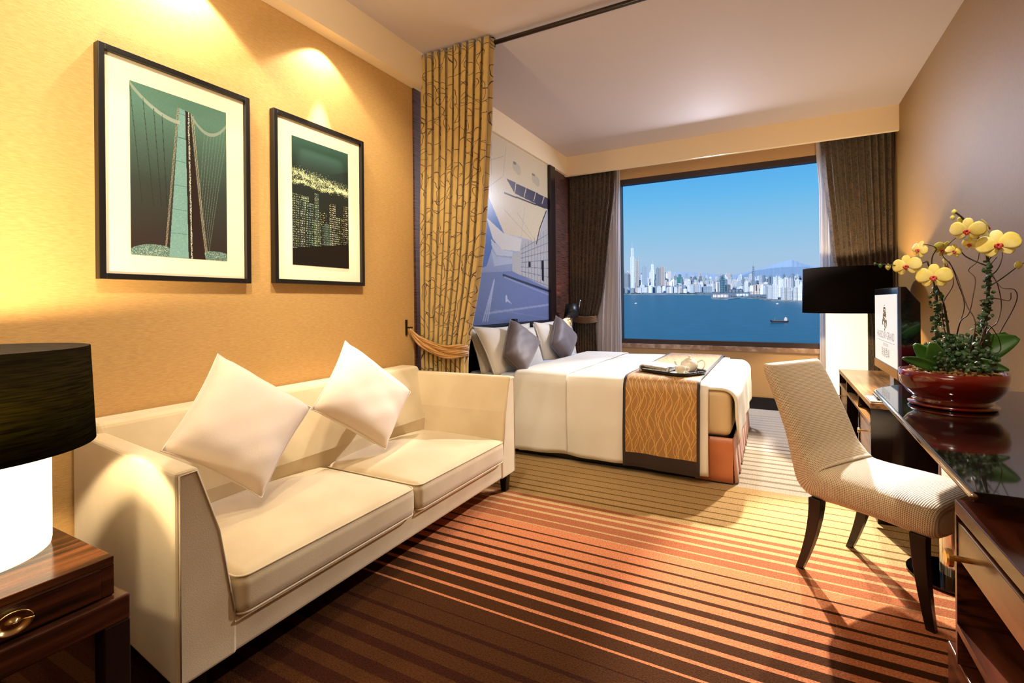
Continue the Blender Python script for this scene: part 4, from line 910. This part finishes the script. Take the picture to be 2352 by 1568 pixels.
def flower(c_, r, face, roll_=0, pm_=None, squash=1.0):
    face = Vector(face).normalized(); up = Vector((0, 0, 1)); sx = up.cross(face).normalized(); uy = face.cross(sx)
    def petal(mb, ang, ln, wd_, cup):
        d = sx*math.sin(ang)*squash+uy*math.cos(ang); s_ = face.cross(d).normalized()
        def f(u, v):
            k = 2*v-1; w_ = wd_*(math.sin(PI*min(1, u*.92+.04))**.6)*(.55+.6*u); return c_+d*(ln*u)+s_*(w_*k*squash)+face*(cup*math.sin(PI*u)*(1-.6*k*k)-.1*ln*u*u+.05*ln)
        mb.grid(f, 10, 8)
    mb = MB()
    for a_, l_, w_ in ((0, .95, .36), (2.35, .85, .34), (-2.35, .85, .34)): petal(mb, a_+roll_, r*l_, r*w_, r*.04)
    for a_ in (1.35, -1.35): petal(mb, a_+roll_, r*1.05, r*.62, r*.10)
    fo = mb.build('flower', pm_ or M_pet, oc, smooth=True, solid=.0012)
    lp = MB()
    for a_, l_ in ((PI, .34), (PI-.9, .26), (PI+.9, .26)):
        d = sx*math.sin(a_+roll_)+uy*math.cos(a_+roll_); s_ = face.cross(d)
        lp.grid(lambda u, v, d=d, s_=s_, l_=l_: c_+face*(r*.08+r*.22*math.sin(PI*.8*u))+d*(r*l_*u)+s_*(r*.13*(2*v-1)*math.sin(PI*(u*.8+.15))), 6, 4)
    lp.tube([c_, c_+face*r*.25+uy*r*.03], [r*.07, r*.05], 8)
    q = lp.build('lip', M_lip, fo, smooth=True, solid=.001); q['label'] = 'rose-red lip'
lf = cdir+Vector((-.1, 0, -.12)); px_m = 1/620
for x, y, rp_, dy, f_, ro, pm_, sq in ((2145, 636, 34, -.06, lf, 0, None, 1), (2083, 611, 30, -.03, lf+Vector((-.2, 0, 0)), -.1, None, 1), (2112, 574, 25, 0, lf+Vector((-.9, 0, .1)), .3, None, .8), (2163, 572, 25, .02, lf+Vector((.5, .3, -.5)), .5, M_pet2, .8), (2190, 577, 20, .0, lf+Vector((.4, 0, 0)), .2, None, .8),
                             (2222, 529, 32, -.04, lf+Vector((-.1, 0, -.3)), .1, None, 1), (2262, 524, 27, .04, lf+Vector((1.2, 1, .3)), .6, M_pet2, .9), (2228, 560, 21, -.01, lf+Vector((-.3, 0, -.3)), .1, None, .7), (2293, 562, 38, -.04, lf+Vector((.05, 0, 0)), -.15, None, 1), (2170, 612, 22, .03, lf+Vector((.8, .8, 0)), .7, M_pet2, .8)):
    flower(P(x, y, dy), rp_*px_m*.92, f_, ro, pm_, sq)
for x, y, r in ((2192, 487, .009), (2206, 505, .011), (2188, 500, .008), (2040, 613, .010), (2022, 610, .007), (2339, 609, .012), (2010, 606, .005)):
    c_ = P(x, y); MB().lathe([(.0005, -r*1.3), (r*.6, -r*.8), (r, 0), (r*.7, r*.8), (.0005, r*1.3)], c=c_, seg=12).build('bud', M_pet2 if r > .0075 else M_leaf, oc, smooth=True)

# ---------------------------------------------------------------- outside: harbour, city, hills
SL, SH = .035, -120.0
def sea_at(px, py, dz=0):
    d = ray(px, py); t_ = (SH+dz-H)/(d.z-SL*d.y); return Vector((0, 0, H))+d*t_
M_sea = mat('harbour_water', (10, 92, 108), .35, spec=.25, noise=(.02, (8, 70, 88), .35, .7), bump=(.05, .6), coord='Object', stretch=(1, 3, 1))
sea = MB(); ys = [60, 3000, 16000]
sea.add([(-9000, 60, SH+SL*60), (6000, 60, SH+SL*60), (6000, 16000, SH+SL*16000), (-16000, 16000, SH+SL*16000)], [(0, 1, 2, 3)])
sea = sea.build('harbour_water', M_sea); tag(sea, 'blue harbour water seen through the window', 'water', kind='stuff')
M_land = mat('city_ground', (150, 158, 160), .9, noise=(.012, (84, 96, 90), .4, .65))
shore = [(1405, 675.5), (1500, 676), (1560, 676), (1632, 677), (1634, 686), (1672, 687.0), (1700, 683.5), (1738, 685.5), (1760, 688.5), (1800, 690), (1845, 691.2), (1905, 692.5)]
pts = [sea_at(x, y, 3) for x, y in shore]; far_ = [Vector((p.x*(12500/p.y) if p.y < 12500 else p.x, 12500, SH+SL*12500+3)) for p in pts]
lm = MB(); n_ = len(pts); low_ = [p-Vector((0, 0, 14)) for p in pts]
lm.add(pts+far_+low_, [(i, i+1, n_+i+1, n_+i) for i in range(n_-1)]+[(2*n_+i, 2*n_+i+1, i+1, i) for i in range(n_-1)])
land = lm.build('far_shore', M_land); tag(land, 'built-up far shore of the harbour under the towers', 'land')
def bmat(name, c1, c2, sx=.09, sz=.12):
    mt = bpy.data.materials.new(name); mt.use_nodes = True; n = mt.node_tree.nodes; k = mt.node_tree.links; b_ = n['Principled BSDF']
    t_ = n.new('ShaderNodeTexCoord'); s = n.new('ShaderNodeSeparateXYZ'); k.new(t_.outputs['Object'], s.inputs[0])
    a_ = math_node(n, k, 'SINE', math_node(n, k, 'MULTIPLY', math_node(n, k, 'ADD', s.outputs[0], s.outputs[1]), sx*2)); c_ = math_node(n, k, 'SINE', math_node(n, k, 'MULTIPLY', s.outputs[2], sz*2))
    g_ = math_node(n, k, 'GREATER_THAN', math_node(n, k, 'MAXIMUM', math_node(n, k, 'MULTIPLY', a_, 1), math_node(n, k, 'SUBTRACT', c_, .1)), .55)
    oi = n.new('ShaderNodeObjectInfo'); mx = n.new('ShaderNodeMix'); mx.data_type = 'RGBA'; k.new(g_, mx.inputs[0]); mx.inputs[6].default_value = L4(c1); mx.inputs[7].default_value = L4(c2)
    hv = n.new('ShaderNodeHueSaturation'); k.new(mx.outputs[2], hv.inputs['Color']); k.new(math_node(n, k, 'MULTIPLY_ADD', oi.outputs['Random'], .5, .72), hv.inputs['Value'])
    k.new(hv.outputs[0], b_.inputs['Base Color']); b_.inputs['Roughness'].default_value = .6; return mt
BM = [bmat('tower_white', (214, 224, 234), (160, 174, 190), .14, .2), bmat('tower_cream', (214, 206, 200), (160, 152, 152), .14, .2), bmat('tower_grey', (156, 172, 186), (112, 130, 148), .14, .2), bmat('tower_slate', (108, 128, 146), (66, 84, 104)), bmat('tower_glass', (92, 128, 146), (58, 92, 112))]  # tower paint, paled and blued to hold the haze of distance
def tower_mb(w_, d_, h, kind=0):
    mb = MB(); a_, b_ = w_/2, d_/2
    if kind == 0: mb.box((-a_, -b_, 0), (a_, b_, h)); mb.box((-a_*.45, -b_*.4, h), (a_*.3, b_*.4, h*1.05)); mb.box((-a_*1.25, -b_*1.2, 0), (a_*1.25, b_*1.1, h*.12))
    elif kind == 1: mb.prism([(-a_, -b_*.5), (-a_*.5, -b_*.5), (-a_*.5, -b_), (a_*.5, -b_), (a_*.5, -b_*.5), (a_, -b_*.5), (a_, b_*.5), (a_*.5, b_*.5), (a_*.5, b_), (-a_*.5, b_), (-a_*.5, b_*.5), (-a_, b_*.5)], 'z', 0, h); mb.box((-a_*.3, -b_*.3, h), (a_*.3, b_*.3, h*1.07))
    elif kind == 2: mb.box((-a_, -b_, 0), (a_, b_, h*.8)); mb.box((-a_*.7, -b_*.7, h*.8), (a_*.7, b_*.7, h)); mb.tube([(0, 0, h), (0, 0, h*1.15)], w_*.03, 5)
    elif kind == 3:
        for i in range(4): mb.box((-a_+i*w_/4, -b_, 0), (-a_+(i+.82)*w_/4, b_, h*(1-.04*(i % 2)))); 
        mb.box((-a_, -b_*.6, 0), (a_, b_*.6, h*.93))
    return mb
def put_tower(px, pybase, pytop, wpx, kind, m_, label, group=None, depth=None):
    """a tower standing on the far shore"""
    g_ = sea_at(px, pybase, 3); dist = g_.dot(vf); sc_ = dist/F
    h = (pybase-pytop)*sc_; w_ = wpx*sc_*.9
    mb = tower_mb(w_, (depth or 1)*w_*random.uniform(.7, 1.1), h, kind)
    o = mb.build('apartment_tower' if kind != 2 else 'office_tower', m_, loc=g_); o.rotation_euler = (0, 0, random.uniform(.1, .5)-.5*0); tag(o, label, 'building', group); return o
# landmark towers
put_tower(1453, 671, 570, 10, 2, BM[0], 'tallest pale skyscraper on the skyline at the left of the window')
put_tower(1464, 671, 594, 9, 3, BM[1], 'second tallest slab tower just right of the tallest skyscraper')
for x, t_, w_, kd, mi, lb in ((1481, 612, 11, 0, 2, 'grey stepped tower third from the tallest skyscraper'), (1499, 607, 9, 2, 0, 'slim white tower left of the pair with antennas'), (1512, 616, 10, 0, 2, 'grey tower in the gap of the white tower cluster'), (1522, 611, 11, 3, 1, 'cream tower at the right end of the tall cluster'), (1445, 630, 9, 1, 3, 'slate tower at the foot of the tallest skyscraper'), (1434, 628, 12, 0, 2, 'grey block at the left edge of the window skyline')):
    put_tower(x, 671, t_, w_, kd, BM[mi], lb)
put_tower(1731, 668, 611, 5, 2, BM[3], 'thin dark slate spire standing alone right of centre on the skyline')
put_tower(1660, 672, 635, 10, 2, BM[4], 'dark blue glass tower in the middle of the skyline')
put_tower(1562, 668, 637, 12, 0, mat('green_net', (50, 128, 120), .7), 'squat green-wrapped building left of centre')
ords_ = ['first', 'second', 'third', 'fourth', 'fifth', 'sixth']
g1 = 'long slab blocks on the far waterfront'
for i, (x0_, x1_, t_, b_, mi) in enumerate(((1462, 1508, 656, 671, 2), (1518, 1548, 656, 671, 3), (1550, 1576, 654, 671, 2), (1598, 1612, 653, 671, 0), (1615, 1636, 657, 672, 2), (1648, 1670, 655, 668, 0))):
    o = put_tower((x0_+x1_)/2, b_, t_, (x1_-x0_), 3, BM[mi], 'long low slab block on the far waterfront, '+ords_[i]+' from the left', g1, depth=.3)
    o.rotation_euler = (0, 0, .5)
g2 = 'white towers on the near right shore'
BMN = bmat('near_tower_white', (224, 228, 232), (150, 162, 176), .34, .42)
ords = ['first', 'second', 'third', 'fourth', 'fifth', 'sixth', 'seventh', 'eighth', 'ninth', 'tenth', 'eleventh', 'twelfth']
nr = ((1768, 655, 686, 12), (1780, 652, 687, 12), (1793, 641, 682, 11), (1803, 640, 682, 11), (1799, 660, 689, 10), (1812, 659, 689, 12), (1826, 660, 690, 10), (1838, 655, 690, 11), (1815, 640, 680, 10), (1832, 642, 682, 10), (1852, 650, 690, 12), (1866, 645, 690, 12))
xo = sorted(q[0] for q in nr)
for x, t_, b_, w_ in nr:
    put_tower(x, b_, t_, w_, 3 if w_ > 11 else 1, BMN, 'white apartment tower on the near right shore, '+ords[xo.index(x)]+' from the left', g2)
# terminal buildings at the pier
for i, (x, y, w_, h_) in enumerate(((1655, 683, 36, 7), (1705, 680, 30, 6), (1690, 672, 34, 8), (1738, 676, 30, 8), (1725, 665, 26, 10))):
    put_tower(x, y, y-h_, w_, 3, BM[(1, 0, 3, 1, 2)[i]], ('low broad pale building out on the pier', 'low white pier building right of the pier end', 'low grey terminal roof behind the pier', 'low cream shed along the shore left of the white towers', 'long slate terminal building behind the shore sheds')[i], 'low buildings at the pier', depth=.35)
random.seed(12)
g3 = 'dense city blocks across the harbour'
prot = []
for kd in (0, 1, 2, 3):
    for mi in (0, 1, 2, 3, 0): prot.append((kd, mi, tower_mb(1, .9, 1, kd)))
mesh_cache = []
for kd, mi, mb in prot:
    me = bpy.data.meshes.new('city_block'); me.from_pydata(mb.v, [], mb.f); me.update(); me.materials.append(BM[mi]); mesh_cache.append(me)
# windows in these share-mesh blocks are read from object space, so scale a finer pattern
BMs = [bmat('block_'+str(i), c1, c2, 24, 46) for i, (c1, c2) in enumerate((((228, 232, 236), (166, 176, 186)), ((222, 212, 206), (166, 156, 154)), ((176, 190, 200), (122, 138, 152)), ((128, 146, 160), (88, 104, 122))))]  # block colours hold both pale paint and whitish haze
for me, (kd, mi, mb) in zip(mesh_cache, prot): me.materials[0] = BMs[mi]
rows = [(663, 21, 6.5), (666, 20, 7.5), (668, 17, 8), (670, 14, 8.5), (672.5, 11, 9)]
cnt = 0
for r_, (pyb, hh_, ww_) in enumerate(rows):
    x = 1418+random.uniform(0, 5)
    while x < 1885 and cnt < 298:
        pb = pyb+(6 if x > 1740 and r_ > 1 else 0)+(3 if x > 1800 and r_ > 2 else 0)
        h = hh_*random.uniform(.55, 1.2)*(1.15 if x < 1540 else .95)
        g_ = sea_at(x, pb+random.uniform(-.8, .8), 3); s_ = g_.dot(vf)/F
        o = bpy.data.objects.new('city_block', random.choice(mesh_cache)); C.objects.link(o); o.location = g_
        w_ = ww_*random.uniform(.6, 1.2); o.scale = (w_*s_, w_*s_, h*s_*1.5); o.rotation_euler = (0, 0, random.uniform(0, .8))
        tag(o, 'pale high-rise block in the dense city across the harbour', 'building', g3); cnt += 1
        x += w_*random.uniform(.75, 1.25)
# trees on the shore
tm = MB()
for i in range(160):
    x = random.choice((random.uniform(1425, 1470), random.uniform(1560, 1600), random.uniform(1745, 1850), random.uniform(1430, 1850))); yb = 674.5 if x < 1632 else interp(x, [(1632, 681), (1740, 682), (1800, 688), (1850, 690)])
    g_ = sea_at(x, yb, 3); s_ = g_.dot(vf)/F; r = random.uniform(.8, 1.8)*s_
    tm.lathe([(.01, 0), (r, r*.4), (r*.9, r), (r*.4, r*1.4), (.01, r*1.5)], c=g_, seg=6)
tree = tm.build('shore_trees', mat('tree_green', (44, 70, 58), .9)); tag(tree, 'dark green trees massed along the far shoreline', 'trees', kind='stuff')
# hills, blue-grey haze of distance put into their colours
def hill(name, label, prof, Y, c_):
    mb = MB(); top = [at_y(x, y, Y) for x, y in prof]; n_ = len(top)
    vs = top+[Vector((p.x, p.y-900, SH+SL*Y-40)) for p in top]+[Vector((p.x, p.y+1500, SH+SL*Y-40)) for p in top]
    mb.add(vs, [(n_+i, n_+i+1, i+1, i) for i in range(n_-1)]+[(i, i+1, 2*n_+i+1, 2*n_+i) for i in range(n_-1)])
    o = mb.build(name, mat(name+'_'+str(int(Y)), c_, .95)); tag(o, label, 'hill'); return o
def jag(pr): 
    o_ = []
    for (a_, b_), (c_, d_) in zip(pr, pr[1:]):
        for j in range(6): t_ = j/6; o_.append((a_+(c_-a_)*t_, b_+(d_-b_)*t_+random.uniform(-.5, .5)))
    return o_+[pr[-1]]
hill('hill', 'haze-tinted pale blue far mountain with a peak right of the skyline', jag([(1640, 640), (1700, 628), (1745, 617), (1790, 603), (1818, 596), (1835, 602), (1860, 610), (1920, 615), (1980, 620)]), 15000, (140, 164, 188))
hill('hill', 'lower haze-tinted blue-grey ridge in front of the far mountain', jag([(1690, 640), (1730, 622), (1770, 616), (1800, 613), (1850, 612), (1900, 620), (1980, 625)]), 13500, (120, 146, 170))
hill('hill', 'long haze-tinted low ridge behind the city at the left', jag([(1380, 640), (1440, 634), (1520, 630), (1560, 624), (1600, 626), (1650, 630), (1700, 634)]), 14000, (150, 170, 188))
# boats
bp_ = sea_at(1790, 740, 1); s_ = bp_.dot(vf)/F
bt = thing('cargo_boat', 'dark cargo boat crossing the harbour at the lower right of the window', 'boat', bp_, .5)
L_ = 41*s_; Hh = 4.2*s_
MB().prism([(-L_/2, Hh*1.25), (-L_*.44, 0), (L_*.46, 0), (L_/2, Hh*.9), (L_*.2, Hh*.75), (-L_*.36, Hh*.8)], 'y', -L_*.07, L_*.07).build('hull', mat('hull_dark', (46, 38, 44), .6), bt)
MB().box((L_*.3, -L_*.05, Hh*.7), (L_*.42, L_*.05, Hh*2.2)).box((L_*.33, -L_*.03, Hh*2.2), (L_*.4, L_*.03, Hh*2.8)).build('wheelhouse', mat('boat_white', (216, 200, 190), .6), bt)
MB().tube([(-L_*.27, 0, Hh*.7), (-L_*.25, 0, Hh*2.6)], L_*.012, 6).box((-L_*.24, -L_*.05, Hh*.75), (L_*.25, L_*.05, Hh*1.1)).build('mast_and_hatch', mat('boat_rust', (120, 96, 90), .6), bt)
for x, y, lb in ((1785, 698, 'tiny white boat near the right shore of the harbour'), (1460, 697, 'tiny white boat on the left part of the harbour')):
    g_ = sea_at(x, y, 1); s_ = g_.dot(vf)/F; l_ = 6*s_
    r_ = thing('motor_boat', lb, 'boat', g_, .4)
    MB().prism([(-l_/2, l_*.14), (-l_*.4, 0), (l_*.42, 0), (l_/2, l_*.2)], 'y', -l_*.12, l_*.12).build('hull', mat('boat_white2', (235, 238, 240), .5), r_)
    MB().box((-l_*.1, -l_*.08, l_*.14), (l_*.25, l_*.08, l_*.32)).build('cabin', mat('boat_white2'), r_)
